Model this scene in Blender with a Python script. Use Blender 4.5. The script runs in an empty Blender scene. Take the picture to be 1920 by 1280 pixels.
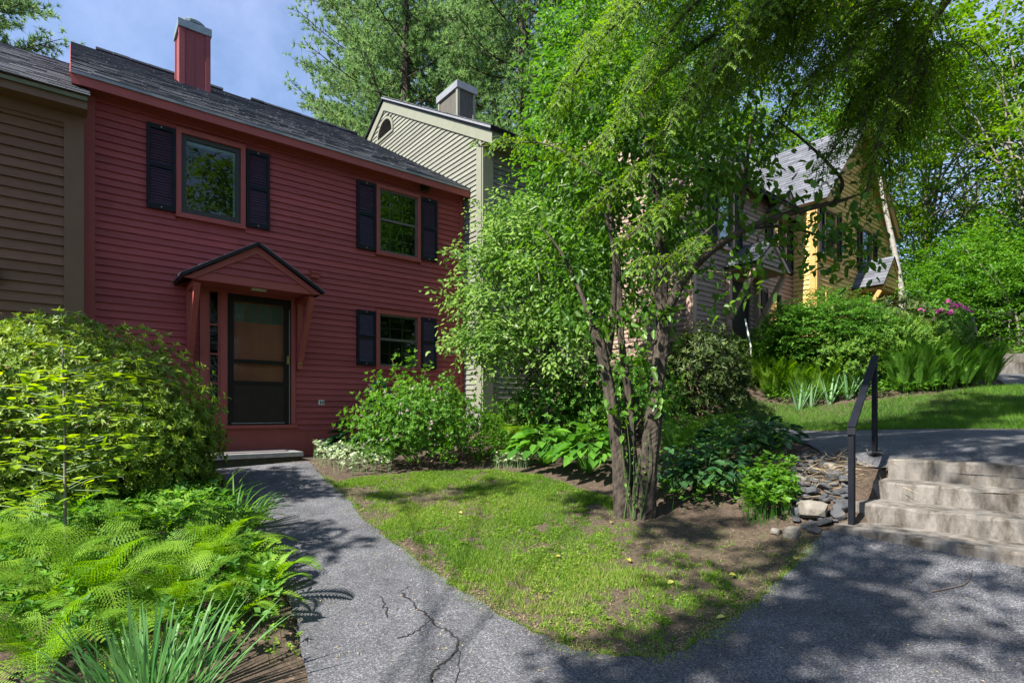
import bpy, math, random
import numpy as np
from mathutils import Vector, geometry

# ------------------------------------------------------------------ camera, sky, sun, exposure
SC = bpy.context.scene
COL = SC.collection
F, HZ = 1040.0, 773.0                       # focal length and horizon row, in pixels of the 1920 px photograph
cam_d = bpy.data.cameras.new('camera'); cam = bpy.data.objects.new('camera', cam_d); COL.objects.link(cam)
cam.location = (0, 0, 0); cam.rotation_euler = (math.radians(90), 0, 0)
cam_d.sensor_width = 36; cam_d.lens = 36 * F / 1920; cam_d.shift_y = (HZ - 640) / 1920
cam_d.clip_start = .05; cam_d.clip_end = 2000
SC.camera = cam
UX, UY = .783, .622                          # direction of the terrace's street front
TH = math.atan2(UY, UX)
SUN_EL = math.radians(47)
_sx, _sy = -UX + .047 * UY, -UY - .047 * UX   # towards the sun (along the front, a touch before it)
_l = math.hypot(_sx, _sy); _sx /= _l; _sy /= _l
world = bpy.data.worlds.new('World'); SC.world = world; world.use_nodes = True
wn = world.node_tree.nodes; wl = world.node_tree.links
bg = wn['Background']
sky = wn.new('ShaderNodeTexSky'); sky.sky_type = 'NISHITA'; sky.sun_disc = False
sky.sun_elevation = SUN_EL; sky.sun_rotation = math.atan2(_sx, _sy)
sky.air_density = 1.0; sky.dust_density = .35; sky.ozone_density = 3.5
# thin high cloud over the whole sky
tcw = wn.new('ShaderNodeTexCoord'); nz = wn.new('ShaderNodeTexNoise'); nz.inputs['Scale'].default_value = 3.4
nz.inputs['Detail'].default_value = 6; nz.inputs['Roughness'].default_value = .6
crw = wn.new('ShaderNodeValToRGB'); crw.color_ramp.elements[0].position = .34; crw.color_ramp.elements[1].position = .72
crw.color_ramp.elements[1].color = (.55, .55, .55, 1)
mxw = wn.new('ShaderNodeMix'); mxw.data_type = 'RGBA'; mxw.inputs[7].default_value = (3.9, 4.4, 6.6, 1)
wl.new(tcw.outputs['Generated'], nz.inputs['Vector']); wl.new(nz.outputs['Fac'], crw.inputs['Fac'])
wl.new(crw.outputs['Color'], mxw.inputs[0]); wl.new(sky.outputs['Color'], mxw.inputs[6])
wl.new(mxw.outputs[2], bg.inputs['Color']); bg.inputs['Strength'].default_value = .08
sun_d = bpy.data.lights.new('sun', 'SUN'); sun_d.energy = 5.0; sun_d.angle = math.radians(.55); sun_d.color = (1, .95, .85)
sun = bpy.data.objects.new('sun', sun_d); COL.objects.link(sun); sun.location = (-8, -8, 14)
_sd = Vector((_sx * math.cos(SUN_EL), _sy * math.cos(SUN_EL), math.sin(SUN_EL)))
sun.rotation_euler = _sd.to_track_quat('Z', 'Y').to_euler()
vs = SC.view_settings; vs.view_transform = 'Standard'; vs.look = 'None'; vs.gamma = 1; vs.use_curve_mapping = False
vs.exposure = 1.52
SC.cycles.use_denoising = True
SC.cycles.max_bounces = 6; SC.cycles.diffuse_bounces = 3; SC.cycles.glossy_bounces = 3
SC.cycles.transmission_bounces = 4; SC.cycles.transparent_max_bounces = 8
SC.cycles.caustics_reflective = False; SC.cycles.caustics_refractive = False
SC.cycles.sample_clamp_indirect = 6

# ------------------------------------------------------------------ helpers
def at(px, py, Y): return np.array([(px - 960) / F * Y, Y, (HZ - py) / F * Y])
def hw(s, D, z=0.): return np.array([UX * s - UY * D, UY * s + UX * D, z])     # front coordinates to world
def nrm(a): return a / np.maximum(np.linalg.norm(a, axis=-1, keepdims=True), 1e-9)

def np_mesh(name, V, groups, var=None, smooth=False):
    me = bpy.data.meshes.new(name); V = np.asarray(V, np.float32)
    me.vertices.add(len(V)); me.vertices.foreach_set('co', V.ravel())
    idx = np.concatenate([g.ravel() for g in groups]).astype(np.int32)
    tot = np.concatenate([np.full(len(g), g.shape[1], np.int32) for g in groups])
    st = np.concatenate([[0], np.cumsum(tot)[:-1]]).astype(np.int32)
    me.loops.add(len(idx)); me.loops.foreach_set('vertex_index', idx)
    me.polygons.add(len(tot)); me.polygons.foreach_set('loop_start', st); me.polygons.foreach_set('loop_total', tot)
    if smooth: me.polygons.foreach_set('use_smooth', np.ones(len(tot), bool))
    me.update(calc_edges=True)
    if var is not None:
        at_ = me.attributes.new('var', 'FLOAT', 'POINT'); at_.data.foreach_set('value', np.asarray(var, np.float32))
    return me
def link(name, me, mat, parent=None, loc=None):
    o = bpy.data.objects.new(name, me); COL.objects.link(o)
    if mat is not None and me is not None and not me.materials: me.materials.append(mat)
    if parent is not None: o.parent = parent
    if loc is not None: o.location = loc
    return o
def empty(name, loc, rz=0.):
    o = bpy.data.objects.new(name, None); COL.objects.link(o); o.location = loc; o.rotation_euler = (0, 0, rz)
    o.empty_display_size = .2
    return o
def tag(o, label=None, cat=None, group=None, kind=None):
    if label: o['label'] = label
    if cat: o['category'] = cat
    if group: o['group'] = group
    if kind: o['kind'] = kind
    return o
def copy_tree(o, parent=None):
    c = o.copy(); COL.objects.link(c)
    if parent is not None: c.parent = parent
    for ch in o.children: copy_tree(ch, c)
    return c

class MB:
    def __init__(s, off=(0, 0, 0)): s.v = []; s.f = []; s.off = np.array(off, float); s.var = []
    def add(s, V, Fs, var=.5):
        b = len(s.v)
        for p in V: s.v.append((p[0] - s.off[0], p[1] - s.off[1], p[2] - s.off[2])); s.var.append(var)
        for q in Fs: s.f.append([b + i for i in q])
        return s
    def box(s, x0, x1, y0, y1, z0, z1, var=.5):
        return s.add([(x0, y0, z0), (x1, y0, z0), (x1, y1, z0), (x0, y1, z0), (x0, y0, z1), (x1, y0, z1), (x1, y1, z1), (x0, y1, z1)],
                     [(0, 3, 2, 1), (4, 5, 6, 7), (0, 1, 5, 4), (1, 2, 6, 5), (2, 3, 7, 6), (3, 0, 4, 7)], var)
    def extr(s, poly, d, var=.5):                    # polygon (list of 3d points) extruded by vector d
        n = len(poly); d = np.array(d)
        V = [np.array(p, float) for p in poly] + [np.array(p, float) + d for p in poly]
        Fs = [tuple(range(n - 1, -1, -1)), tuple(range(n, 2 * n))] + [(i, (i + 1) % n, n + (i + 1) % n, n + i) for i in range(n)]
        return s.add(V, Fs, var)
    def beam(s, a, b, w, h, up=(0, 0, 1), var=.5):   # box from a to b, width w (sideways), height h
        a = np.array(a, float); b = np.array(b, float); d = nrm(b - a); up = np.array(up, float)
        sd = nrm(np.cross(d, up)); u2 = np.cross(sd, d)
        c = [(-1, -1), (1, -1), (1, 1), (-1, 1)]
        V = [a + sd * w / 2 * i + u2 * h / 2 * j for i, j in c] + [b + sd * w / 2 * i + u2 * h / 2 * j for i, j in c]
        return s.add(V, [(0, 1, 2, 3), (7, 6, 5, 4), (0, 4, 5, 1), (1, 5, 6, 2), (2, 6, 7, 3), (3, 7, 4, 0)], var)
    def tube(s, P, R, n=7, var=.5, wob=0., rng=None):
        P = np.array(P, float); R = np.broadcast_to(np.array(R, float), (len(P),))
        T = nrm(np.gradient(P, axis=0)); ref = np.array([.31, .95, .05]) if abs(T[0][2]) > .7 else np.array([0, 0, 1.])
        A = nrm(np.cross(T, ref)); B = np.cross(T, A); V = []; Fs = []
        an = np.arange(n) * 2 * math.pi / n
        for k in range(len(P)):
            r = R[k] * (1 + (wob * (np.sin(an * 2 + 1.1 * math.sin(k * .11)) * .5 + np.sin(an * 5 + k * .04 + 1.5 * math.sin(k * .07)) * .45 + (rng.random(n) - .5) * .55 + .3 * math.sin(k * .23)) if wob else np.zeros(n)))
            for j in range(n): V.append(P[k] + (A[k] * math.cos(an[j]) + B[k] * math.sin(an[j])) * r[j])
        for k in range(len(P) - 1):
            for j in range(n): Fs.append((k * n + j, k * n + (j + 1) % n, (k + 1) * n + (j + 1) % n, (k + 1) * n + j))
        Fs.append(tuple(range((len(P) - 1) * n, len(P) * n))); Fs.append(tuple(range(n - 1, -1, -1)))
        return s.add(V, Fs, var)
    def build(s, name, mat, parent=None, loc=None, smooth=False, var=False):
        me = bpy.data.meshes.new(name); me.from_pydata(s.v, [], s.f); me.update()
        if smooth: me.polygons.foreach_set('use_smooth', np.ones(len(me.polygons), bool))
        if var: a = me.attributes.new('var', 'FLOAT', 'POINT'); a.data.foreach_set('value', np.array(s.var, np.float32))
        return link(name, me, mat, parent, loc)

def spline(P, n=8):                                  # Catmull-Rom through points
    P = np.array(P, float); Q = np.vstack([2 * P[0] - P[1], P, 2 * P[-1] - P[-2]]); out = []
    for i in range(1, len(Q) - 2):
        for t in np.linspace(0, 1, n, endpoint=False):
            a, b, c, d = Q[i - 1:i + 3]
            out.append(.5 * (2 * b + (c - a) * t + (2 * a - 5 * b + 4 * c - d) * t * t + (3 * b - a - 3 * c + d) * t ** 3))
    out.append(P[-1]); return np.array(out)

# ------------------------------------------------------------------ materials
def new_mat(name):
    m = bpy.data.materials.new(name); m.use_nodes = True
    nt = m.node_tree; return m, nt.nodes, nt.links, nt.nodes['Principled BSDF']
def surf(name, c1, c2, scale=6., rough=.7, bump=.0, bscale=60., stretch=(1, 1, 1), c3=None, c3_scale=1.5, c3_lim=(.55, .7), obj_rand=0., var=False, metal=0., spec=.4, detail=6):
    m, N, L, B = new_mat(name)
    geo = N.new('ShaderNodeNewGeometry'); mp = N.new('ShaderNodeMapping'); mp.inputs['Scale'].default_value = stretch
    L.new(geo.outputs['Position'], mp.inputs['Vector'])
    n = N.new('ShaderNodeTexNoise'); n.inputs['Scale'].default_value = scale; n.inputs['Detail'].default_value = detail; n.inputs['Roughness'].default_value = .65
    L.new(mp.outputs['Vector'], n.inputs['Vector'])
    r = N.new('ShaderNodeValToRGB'); r.color_ramp.elements[0].position = .3; r.color_ramp.elements[1].position = .72
    r.color_ramp.elements[0].color = (*c1, 1); r.color_ramp.elements[1].color = (*c2, 1); L.new(n.outputs['Fac'], r.inputs['Fac'])
    col = r.outputs['Color']
    if c3 is not None:
        n3 = N.new('ShaderNodeTexNoise'); n3.inputs['Scale'].default_value = c3_scale; n3.inputs['Detail'].default_value = 8; n3.inputs['Roughness'].default_value = .7
        L.new(mp.outputs['Vector'], n3.inputs['Vector'])
        r3 = N.new('ShaderNodeMapRange'); r3.inputs[1].default_value = c3_lim[0]; r3.inputs[2].default_value = c3_lim[1]
        L.new(n3.outputs['Fac'], r3.inputs[0]); mx = N.new('ShaderNodeMix'); mx.data_type = 'RGBA'; mx.inputs[7].default_value = (*c3, 1)
        L.new(r3.outputs[0], mx.inputs[0]); L.new(col, mx.inputs[6]); col = mx.outputs[2]
    if obj_rand or var:
        hs = N.new('ShaderNodeHueSaturation'); mr = N.new('ShaderNodeMapRange')
        k = obj_rand or .35
        mr.inputs[3].default_value = 1 - k; mr.inputs[4].default_value = 1 + k
        if var: a = N.new('ShaderNodeAttribute'); a.attribute_name = 'var'; L.new(a.outputs['Fac'], mr.inputs[0])
        else: a = N.new('ShaderNodeObjectInfo'); L.new(a.outputs['Random'], mr.inputs[0])
        L.new(mr.outputs[0], hs.inputs['Value']); L.new(col, hs.inputs['Color']); col = hs.outputs['Color']
    L.new(col, B.inputs['Base Color']); B.inputs['Roughness'].default_value = rough; B.inputs['Metallic'].default_value = metal
    B.inputs['Specular IOR Level'].default_value = spec
    if bump:
        nb = N.new('ShaderNodeTexNoise'); nb.inputs['Scale'].default_value = bscale; nb.inputs['Detail'].default_value = 5; L.new(mp.outputs['Vector'], nb.inputs['Vector'])
        bp = N.new('ShaderNodeBump'); bp.inputs['Strength'].default_value = bump; bp.inputs['Distance'].default_value = .01
        L.new(nb.outputs['Fac'], bp.inputs['Height']); L.new(bp.outputs['Normal'], B.inputs['Normal'])
    return m
def leaf_mat(name, dark, light, trans=.35, rough=.5, tint=None, spec=.2):
    m, N, L, B = new_mat(name)
    a = N.new('ShaderNodeAttribute'); a.attribute_name = 'var'
    r = N.new('ShaderNodeValToRGB'); r.color_ramp.elements[0].color = (*dark, 1); r.color_ramp.elements[1].color = (*light, 1)
    r.color_ramp.elements[0].position = .1; r.color_ramp.elements[1].position = .85
    if tint is not None: e = r.color_ramp.elements.new(.97); e.color = (*tint, 1)
    L.new(a.outputs['Fac'], r.inputs['Fac']); L.new(r.outputs['Color'], B.inputs['Base Color'])
    B.inputs['Roughness'].default_value = rough; B.inputs['Specular IOR Level'].default_value = spec
    t = N.new('ShaderNodeBsdfTranslucent'); hs = N.new('ShaderNodeHueSaturation'); hs.inputs['Hue'].default_value = .495
    hs.inputs['Saturation'].default_value = 1.1; hs.inputs['Value'].default_value = 1.6
    L.new(r.outputs['Color'], hs.inputs['Color']); L.new(hs.outputs['Color'], t.inputs['Color'])
    ms = N.new('ShaderNodeMixShader'); ms.inputs[0].default_value = trans
    L.new(B.outputs[0], ms.inputs[1]); L.new(t.outputs[0], ms.inputs[2]); L.new(ms.outputs[0], N['Material Output'].inputs['Surface'])
    return m
def asphalt_mat(name, base=.105):
    m, N, L, B = new_mat(name)
    geo = N.new('ShaderNodeNewGeometry')
    vo = N.new('ShaderNodeTexVoronoi'); vo.inputs['Scale'].default_value = 150; L.new(geo.outputs['Position'], vo.inputs['Vector'])
    sep = N.new('ShaderNodeSeparateColor'); L.new(vo.outputs['Color'], sep.inputs[0])
    r = N.new('ShaderNodeValToRGB'); cr = r.color_ramp
    cr.elements[0].position = 0; cr.elements[0].color = (base * .42, base * .43, base * .48, 1)
    cr.elements[1].position = 1; cr.elements[1].color = (base * 2.2, base * 2.2, base * 2.4, 1)
    for p, k in ((.45, .8), (.8, 1.25), (.93, 1.7)): e = cr.elements.new(p); e.color = (base * k, base * k * 1.01, base * k * 1.14, 1)
    L.new(sep.outputs[0], r.inputs['Fac'])
    n = N.new('ShaderNodeTexNoise'); n.inputs['Scale'].default_value = 2.1; n.inputs['Detail'].default_value = 10; n.inputs['Roughness'].default_value = .68; L.new(geo.outputs['Position'], n.inputs['Vector'])
    mr = N.new('ShaderNodeMapRange'); mr.inputs[1].default_value = .3; mr.inputs[2].default_value = .7; mr.inputs[3].default_value = .6; mr.inputs[4].default_value = 1.35
    L.new(n.outputs['Fac'], mr.inputs[0]); hs = N.new('ShaderNodeHueSaturation'); L.new(mr.outputs[0], hs.inputs['Value']); L.new(r.outputs['Color'], hs.inputs['Color'])
    L.new(hs.outputs['Color'], B.inputs['Base Color']); B.inputs['Roughness'].default_value = .85; B.inputs['Specular IOR Level'].default_value = .3
    bp = N.new('ShaderNodeBump'); bp.inputs['Strength'].default_value = .55; bp.inputs['Distance'].default_value = .006
    L.new(vo.outputs['Distance'], bp.inputs['Height']); L.new(bp.outputs['Normal'], B.inputs['Normal'])
    return m
def glass_mat(name, tint=(.75, .82, .8), refl=.015, mul=.6):
    m, N, L, B = new_mat(name); N.remove(B)
    g = N.new('ShaderNodeBsdfGlossy'); g.inputs['Roughness'].default_value = .012; g.inputs['Color'].default_value = (1, 1, 1, 1)
    t = N.new('ShaderNodeBsdfTransparent'); t.inputs['Color'].default_value = (*tint, 1)
    lw = N.new('ShaderNodeFresnel'); lw.inputs['IOR'].default_value = 1.5
    ma = N.new('ShaderNodeMath'); ma.operation = 'MULTIPLY_ADD'; ma.inputs[1].default_value = mul; ma.inputs[2].default_value = refl; ma.use_clamp = True
    L.new(lw.outputs[0], ma.inputs[0])
    geo = N.new('ShaderNodeNewGeometry'); nz_ = N.new('ShaderNodeTexNoise'); nz_.inputs['Scale'].default_value = 3.0; L.new(geo.outputs['Position'], nz_.inputs['Vector'])
    bp = N.new('ShaderNodeBump'); bp.inputs['Strength'].default_value = .04; bp.inputs['Distance'].default_value = .02
    L.new(nz_.outputs['Fac'], bp.inputs['Height']); L.new(bp.outputs['Normal'], g.inputs['Normal'])
    ms = N.new('ShaderNodeMixShader'); L.new(ma.outputs[0], ms.inputs[0]); L.new(t.outputs[0], ms.inputs[1]); L.new(g.outputs[0], ms.inputs[2])
    L.new(ms.outputs[0], N['Material Output'].inputs['Surface'])
    return m
def siding(name, c, k=.16, dirt=None): 
    c = np.array(c)
    return surf(name, tuple(c * (1 - k)), tuple(c * (1 + k)), scale=5, rough=.62, bump=.18, bscale=30, stretch=(1, 1, 7), obj_rand=.11, c3=tuple(dirt if dirt is not None else c * .72), c3_scale=2.2, c3_lim=(.56, .8))

RED = (.29, .055, .057)
M = dict(
    red=siding('red_siding_paint', RED), red_trim=surf('red_trim_paint', (.28, .058, .052), (.33, .072, .064), 4, .55, .08, 25),
    chimney=siding('chimney_red_shaded_down', (.17, .036, .038)),  # siding red darkened in the colour to offset the stronger sky light up there
    umber=siding('brown_siding_paint', (.15, .078, .044)), umber_trim=surf('brown_trim_paint', (.125, .07, .042), (.155, .09, .054), 4, .6, .08, 25),
    sage=siding('sage_siding_paint', (.17, .172, .14)), sage_trim=surf('sage_trim_paint', (.16, .165, .122), (.19, .195, .148), 4, .6, .08, 25),
    mauve=siding('mauve_brown_siding_paint', (.27, .19, .155)), mauve_trim=surf('mauve_trim_paint', (.33, .22, .18), (.39, .27, .22), 4, .6, .08, 25),
    ochre=siding('ochre_siding_paint', (.60, .39, .125)), ochre_trim=surf('ochre_trim_paint', (.40, .225, .07), (.46, .265, .085), 4, .6, .08, 25),
    shingle=surf('asphalt_shingle', (.060, .064, .078), (.135, .14, .165), 60, .9, .5, 160, var=True, c3=(.05, .06, .045), c3_scale=2.5, c3_lim=(.6, .85)),
    flash=surf('metal_flashing', (.13, .17, .19), (.20, .25, .28), 8, .5, .05, 30, metal=.3),
    drip=surf('aluminium_drip_edge', (.20, .205, .22), (.27, .275, .29), 8, .5, metal=.3),
    black=surf('black_shutter_paint', (.006, .006, .009), (.012, .012, .017), 9, .5, spec=.18),
    louvre=surf('louvre_paint_sky_sheen', (.032, .042, .075), (.048, .06, .10), 9, .4, spec=.4),  # sky reflection on the black louvres is put into this bluish colour
    sash=surf('dark_bronze_sash', (.020, .020, .020), (.035, .034, .032), 9, .45),
    grey_sash=surf('weathered_grey_sash', (.085, .075, .065), (.13, .115, .10), 9, .5),
    muntin=surf('white_muntin', (.5, .5, .48), (.6, .6, .57), 9, .5),
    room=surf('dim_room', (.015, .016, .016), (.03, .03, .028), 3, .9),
    blind=surf('pale_window_liner', (.32, .42, .36), (.42, .52, .46), 3, .7),
    glass=glass_mat('window_glass'), glass_storm=glass_mat('storm_glass', (.88, .88, .86), -.01, .42),
    stormdoor=surf('dark_bronze_door', (.010, .008, .007), (.016, .013, .011), 7, .5, spec=.15), stormpanel=surf('bronze_kick_panel', (.022, .016, .013), (.032, .024, .019), 12, .5, .1, 50, spec=.15),
    entry=surf('brick_red_door_paint', (.32, .105, .058), (.40, .14, .08), 4, .5), lite=surf('green_leaded_glass', (.07, .12, .095), (.11, .17, .14), 5, .3, spec=.3),
    lamp=surf('lamp_diffuser', (.62, .62, .55), (.7, .7, .62), 5, .4), brass=surf('aged_brass', (.25, .16, .04), (.4, .28, .09), 12, .35, metal=.8),
    white=surf('white_plastic', (.6, .6, .58), (.7, .7, .68), 8, .5), hose=surf('green_hose_plastic', (.01, .11, .085), (.015, .16, .12), 8, .4),
    bluestone=surf('bluestone_slab', (.15, .155, .165), (.24, .245, .25), 10, .8, .4, 70, c3=(.10, .12, .07), c3_scale=3, c3_lim=(.5, .75)),
    mossy=surf('mossy_block', (.05, .06, .035), (.10, .10, .07), 9, .9, .4, 50), mat=surf('door_mat_fibre', (.12, .10, .10), (.18, .15, .15), 130, .95, .6, 240),
    concrete=surf('weathered_concrete', (.115, .104, .094), (.225, .206, .188), 7, .88, .6, 85, stretch=(1, 1, .35), c3=(.05, .04, .03), c3_scale=6, c3_lim=(.43, .62)),
    iron=surf('black_painted_iron', (.006, .007, .011), (.011, .012, .017), 9, .6, .15, 60, spec=.12),
    asphalt=asphalt_mat('worn_asphalt', .09), crack=surf('asphalt_crack', (.008, .008, .008), (.02, .02, .02), 30, .95),
    bark=surf('rough_bark', (.010, .008, .006), (.085, .066, .05), 22, .95, 1., 55, stretch=(1, 1, .35)), bark_d=surf('dark_bark', (.03, .024, .018), (.085, .068, .05), 14, .9, .9, 40, stretch=(1, 1, .4)),
    bark_g=surf('grey_bark', (.10, .09, .075), (.24, .22, .19), 10, .9, .6, 30, stretch=(1, 1, .4)), birch=surf('birch_bark', (.20, .185, .16), (.30, .28, .25), 4, .7, .3, 30, stretch=(1, 1, 3), c3=(.07, .06, .05), c3_scale=7, c3_lim=(.58, .64)),
    twig=surf('twig_wood', (.11, .075, .05), (.2, .15, .11), 20, .85), stem=surf('green_stem', (.05, .10, .025), (.08, .14, .04), 12, .6),
    soil=surf('mulch_soil', (.025, .017, .012), (.085, .058, .04), 16, .95, 1., 70, c3=(.17, .125, .08), c3_scale=38, c3_lim=(.56, .66)),
    thatch=surf('lawn_soil', (.030, .021, .014), (.105, .078, .050), 22, .95, 1., 90, c3=(.055, .05, .025), c3_scale=3.2, c3_lim=(.5, .7)),
    stone=surf('slate_stone', (.028, .030, .036), (.070, .072, .08), 7, .8, .6, 30, obj_rand=.35, c3=(.09, .085, .075), c3_scale=4), stone_w=surf('tan_fieldstone', (.12, .105, .09), (.22, .2, .175), 8, .85, .6, 35, c3=(.12, .10, .08), c3_scale=6),
    straw=surf('dry_straw', (.25, .18, .10), (.45, .36, .22), 30, .9),
    pink=leaf_mat('pink_petal', (.42, .07, .27), (.62, .16, .42), .3), blossom=leaf_mat('cream_blossom', (.42, .40, .32), (.62, .6, .5), .3), mauvebloom=leaf_mat('pale_mauve_blossom', (.36, .24, .27), (.52, .40, .42), .3),
    l_rhodo=leaf_mat('rhododendron_leaf', (.055, .12, .016), (.25, .35, .05), .3, .45, spec=.25), l_dark=leaf_mat('dark_evergreen_leaf', (.022, .05, .012), (.09, .13, .03), .18, .45, spec=.28),
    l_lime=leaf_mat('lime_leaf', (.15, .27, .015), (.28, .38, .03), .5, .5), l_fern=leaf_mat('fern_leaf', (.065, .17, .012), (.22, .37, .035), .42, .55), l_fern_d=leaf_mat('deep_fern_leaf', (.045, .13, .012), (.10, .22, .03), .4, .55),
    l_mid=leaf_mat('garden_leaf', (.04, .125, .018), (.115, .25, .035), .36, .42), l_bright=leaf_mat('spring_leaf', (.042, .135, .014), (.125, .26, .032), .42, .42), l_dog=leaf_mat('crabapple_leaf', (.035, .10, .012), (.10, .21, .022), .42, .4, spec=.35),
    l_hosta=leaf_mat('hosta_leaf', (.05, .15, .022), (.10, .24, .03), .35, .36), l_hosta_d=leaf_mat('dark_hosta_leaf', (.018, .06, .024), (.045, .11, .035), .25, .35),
    l_vib=leaf_mat('viburnum_leaf', (.07, .17, .03), (.25, .37, .10), .42, .5),
    l_blue=leaf_mat('blue_green_strap', (.045, .14, .035), (.13, .27, .09), .32, .42), l_iris=leaf_mat('iris_blade', (.12, .25, .11), (.24, .38, .21), .35, .4), l_strap=leaf_mat('daylily_strap', (.05, .15, .015), (.11, .24, .025), .4, .4),
    l_var=leaf_mat('variegated_leaf', (.16, .26, .10), (.55, .60, .42), .3, .5), l_pine=leaf_mat('pine_needle', (.078, .165, .058), (.22, .34, .12), .4, .5), l_hem=leaf_mat('hemlock_needle', (.04, .11, .012), (.20, .33, .03), .48, .5),
    l_maple=leaf_mat('maple_leaf', (.04, .12, .012), (.15, .25, .02), .45, .45), l_yew=leaf_mat('yew_needle', (.04, .12, .014), (.15, .26, .03), .3, .45), l_grass=leaf_mat('grass_blade', (.06, .15, .014), (.20, .31, .035), .35, .5, tint=(.32, .28, .12)),
    l_grass_d=leaf_mat('lush_grass_blade', (.045, .13, .014), (.11, .22, .025), .35, .5), l_fall=leaf_mat('fallen_leaf', (.30, .28, .05), (.5, .48, .12), .2, .6),
)

# ------------------------------------------------------------------ terrain
CP = np.array([(0, -3, -1.75), (0, 0, -1.62), (-4, 0, -1.66), (4, 0, -1.55), (-7, -6, -1.9), (7, -6, -1.5),
    (-1.06, 2.87, -1.40), (.7, 3.1, -1.375), (-1.5, 4.6, -1.18), (-.2, 3.75, -1.29), (-2.2, 6.47, -.95), (-4.0, 7.6, -.81), (-3.2, 8.35, -.73),
    (1.25, 5.67, -1.05), (-.4, 7.7, -.79), (2.6, 4.62, -1.09), (3.5, 3.7, -1.09), (2.2, 3.2, -1.27), (4.6, 2.4, -1.12),
    (3.75, 5.95, -.47), (4.6, 4.85, -.47), (5.4, 3.9, -.47), (3.75, 7.2, -.38), (3.93, 9.3, -.24), (5.31, 8.0, -.26), (6.37, 6.9, -.22), (8, 5.5, -.2),
    (4.95, 10.5, .15), (6.5, 9.8, .2), (8.4, 9.7, .42), (4.4, 11.4, .8), (5.35, 12.2, 1.4), (7.1, 12.4, 1.5), (3.5, 11.0, .9), (7.3, 13.2, 1.7), (11, 16, 2.4),
    (10.3, 11.7, .80), (10.8, 12.15, .86), (11.2, 12.9, 1.08), (9.1, 10.3, .5), (11.4, 9.4, .55), (12.5, 13.6, 1.5), (.35, 11.6, .08), (-.46, 10.85, -.35), (-1.6, 10.85, -.62), (-5.6, 7.5, -.85),
    (-8, 5, -1.15), (-5.5, 3, -1.32), (2.3, 5.6, -.93), (1.9, 7.5, -.62), (2.0, 9.3, -.3), (.9, 6.8, -.88),
    (-10, 14, -.2), (0, 20, 1.6), (10, 22, 3.2), (18, 14, 2.6), (24, 30, 6), (-20, 30, 1), (-25, 0, -1.5), (20, 0, 0), (0, -20, -2.2), (0, 45, 5)], float)
def _tps(r2): return np.where(r2 > 1e-9, .5 * r2 * np.log(np.maximum(r2, 1e-9)), 0)
_n = len(CP); _K = _tps(((CP[:, None, :2] - CP[None, :, :2]) ** 2).sum(-1)) + np.eye(_n) * .05
_Pm = np.c_[np.ones(_n), CP[:, :2]]; _A = np.block([[_K, _Pm], [_Pm.T, np.zeros((3, 3))]])
_w = np.linalg.solve(_A, np.r_[CP[:, 2], 0, 0, 0])
def GZ(x, y):
    x = np.asarray(x, float); y = np.asarray(y, float); sh = x.shape
    p = np.c_[x.ravel(), y.ravel()]; rr = np.hypot(p[:, 0], p[:, 1] - 8); k = np.where(rr > 32, 32 / np.maximum(rr, 1e-6), 1.)
    p = np.c_[p[:, 0] * k, (p[:, 1] - 8) * k + 8]
    out = np.empty(len(p))
    for i in range(0, len(p), 20000):
        q = p[i:i + 20000]; out[i:i + 20000] = _tps(((q[:, None] - CP[None, :, :2]) ** 2).sum(-1)) @ _w[:_n] + np.c_[np.ones(len(q)), q] @ _w[_n:]
    return out.reshape(sh)
def gz(x, y): return float(GZ(np.array([x]), np.array([y]))[0])
def inpoly(x, y, P):
    P = np.asarray(P); r = np.zeros(np.shape(x), bool); j = len(P) - 1
    for i in range(len(P)):
        xi, yi = P[i, :2]; xj, yj = P[j, :2]
        c = ((yi > y) != (yj > y)) & (x < (xj - xi) * (y - yi) / (yj - yi + 1e-12) + xi); r ^= c; j = i
    return r
def vnoise(x, y, s, seed=0):
    r = np.random.default_rng(seed); out = 0
    for k in range(7):
        a = r.uniform(0, 6.28); f = s * r.uniform(.6, 2.2); out = out + np.sin((x * math.cos(a) + y * math.sin(a)) * f + r.uniform(0, 6.28) + 1.3 * np.sin((x * math.sin(a) - y * math.cos(a)) * f * .7))
    return out / 7
def densify(P, step):
    out = []; P = [np.array(p[:2], float) for p in P]
    for a, b in zip(P, P[1:] + P[:1]):
        n = max(1, int(np.linalg.norm(b - a) / step)); out += [a + (b - a) * i / n for i in range(n)]
    return np.array(out)
def sheet(name, poly, step, zoff, mat, flatz=None, rough=0., seed=1):
    B = densify(poly, step); lo = B.min(0); hi = B.max(0)
    gx, gy = np.meshgrid(np.arange(lo[0], hi[0], step), np.arange(lo[1], hi[1], step)); gx = gx.ravel(); gy = gy.ravel()
    ins = inpoly(gx, gy, B); gx = gx[ins]; gy = gy[ins]
    d = np.min(np.hypot(gx[:, None] - B[None, :, 0], gy[:, None] - B[None, :, 1]), 1) if len(gx) else np.zeros(0)
    gx = gx[d > step * .55]; gy = gy[d > step * .55]
    pts = [Vector((float(a), float(b))) for a, b in B] + [Vector((float(a), float(b))) for a, b in zip(gx, gy)]
    n = len(B); r = geometry.delaunay_2d_cdt(pts, [(i, (i + 1) % n) for i in range(n)], [], 1, 1e-6)
    vx = np.array([p.x for p in r[0]]); vy = np.array([p.y for p in r[0]])
    z = (GZ(vx, vy) if flatz is None else np.full(len(vx), flatz)) + zoff
    me = bpy.data.meshes.new(name); me.from_pydata(np.c_[vx, vy, z].tolist(), [], [list(f) for f in r[2]]); me.update()
    if me.polygons and sum(p.normal.z for p in me.polygons) < 0: me.flip_normals()
    me.polygons.foreach_set('use_smooth', np.ones(len(me.polygons), bool))
    return tag(link(name, me, mat), kind='structure')

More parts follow.
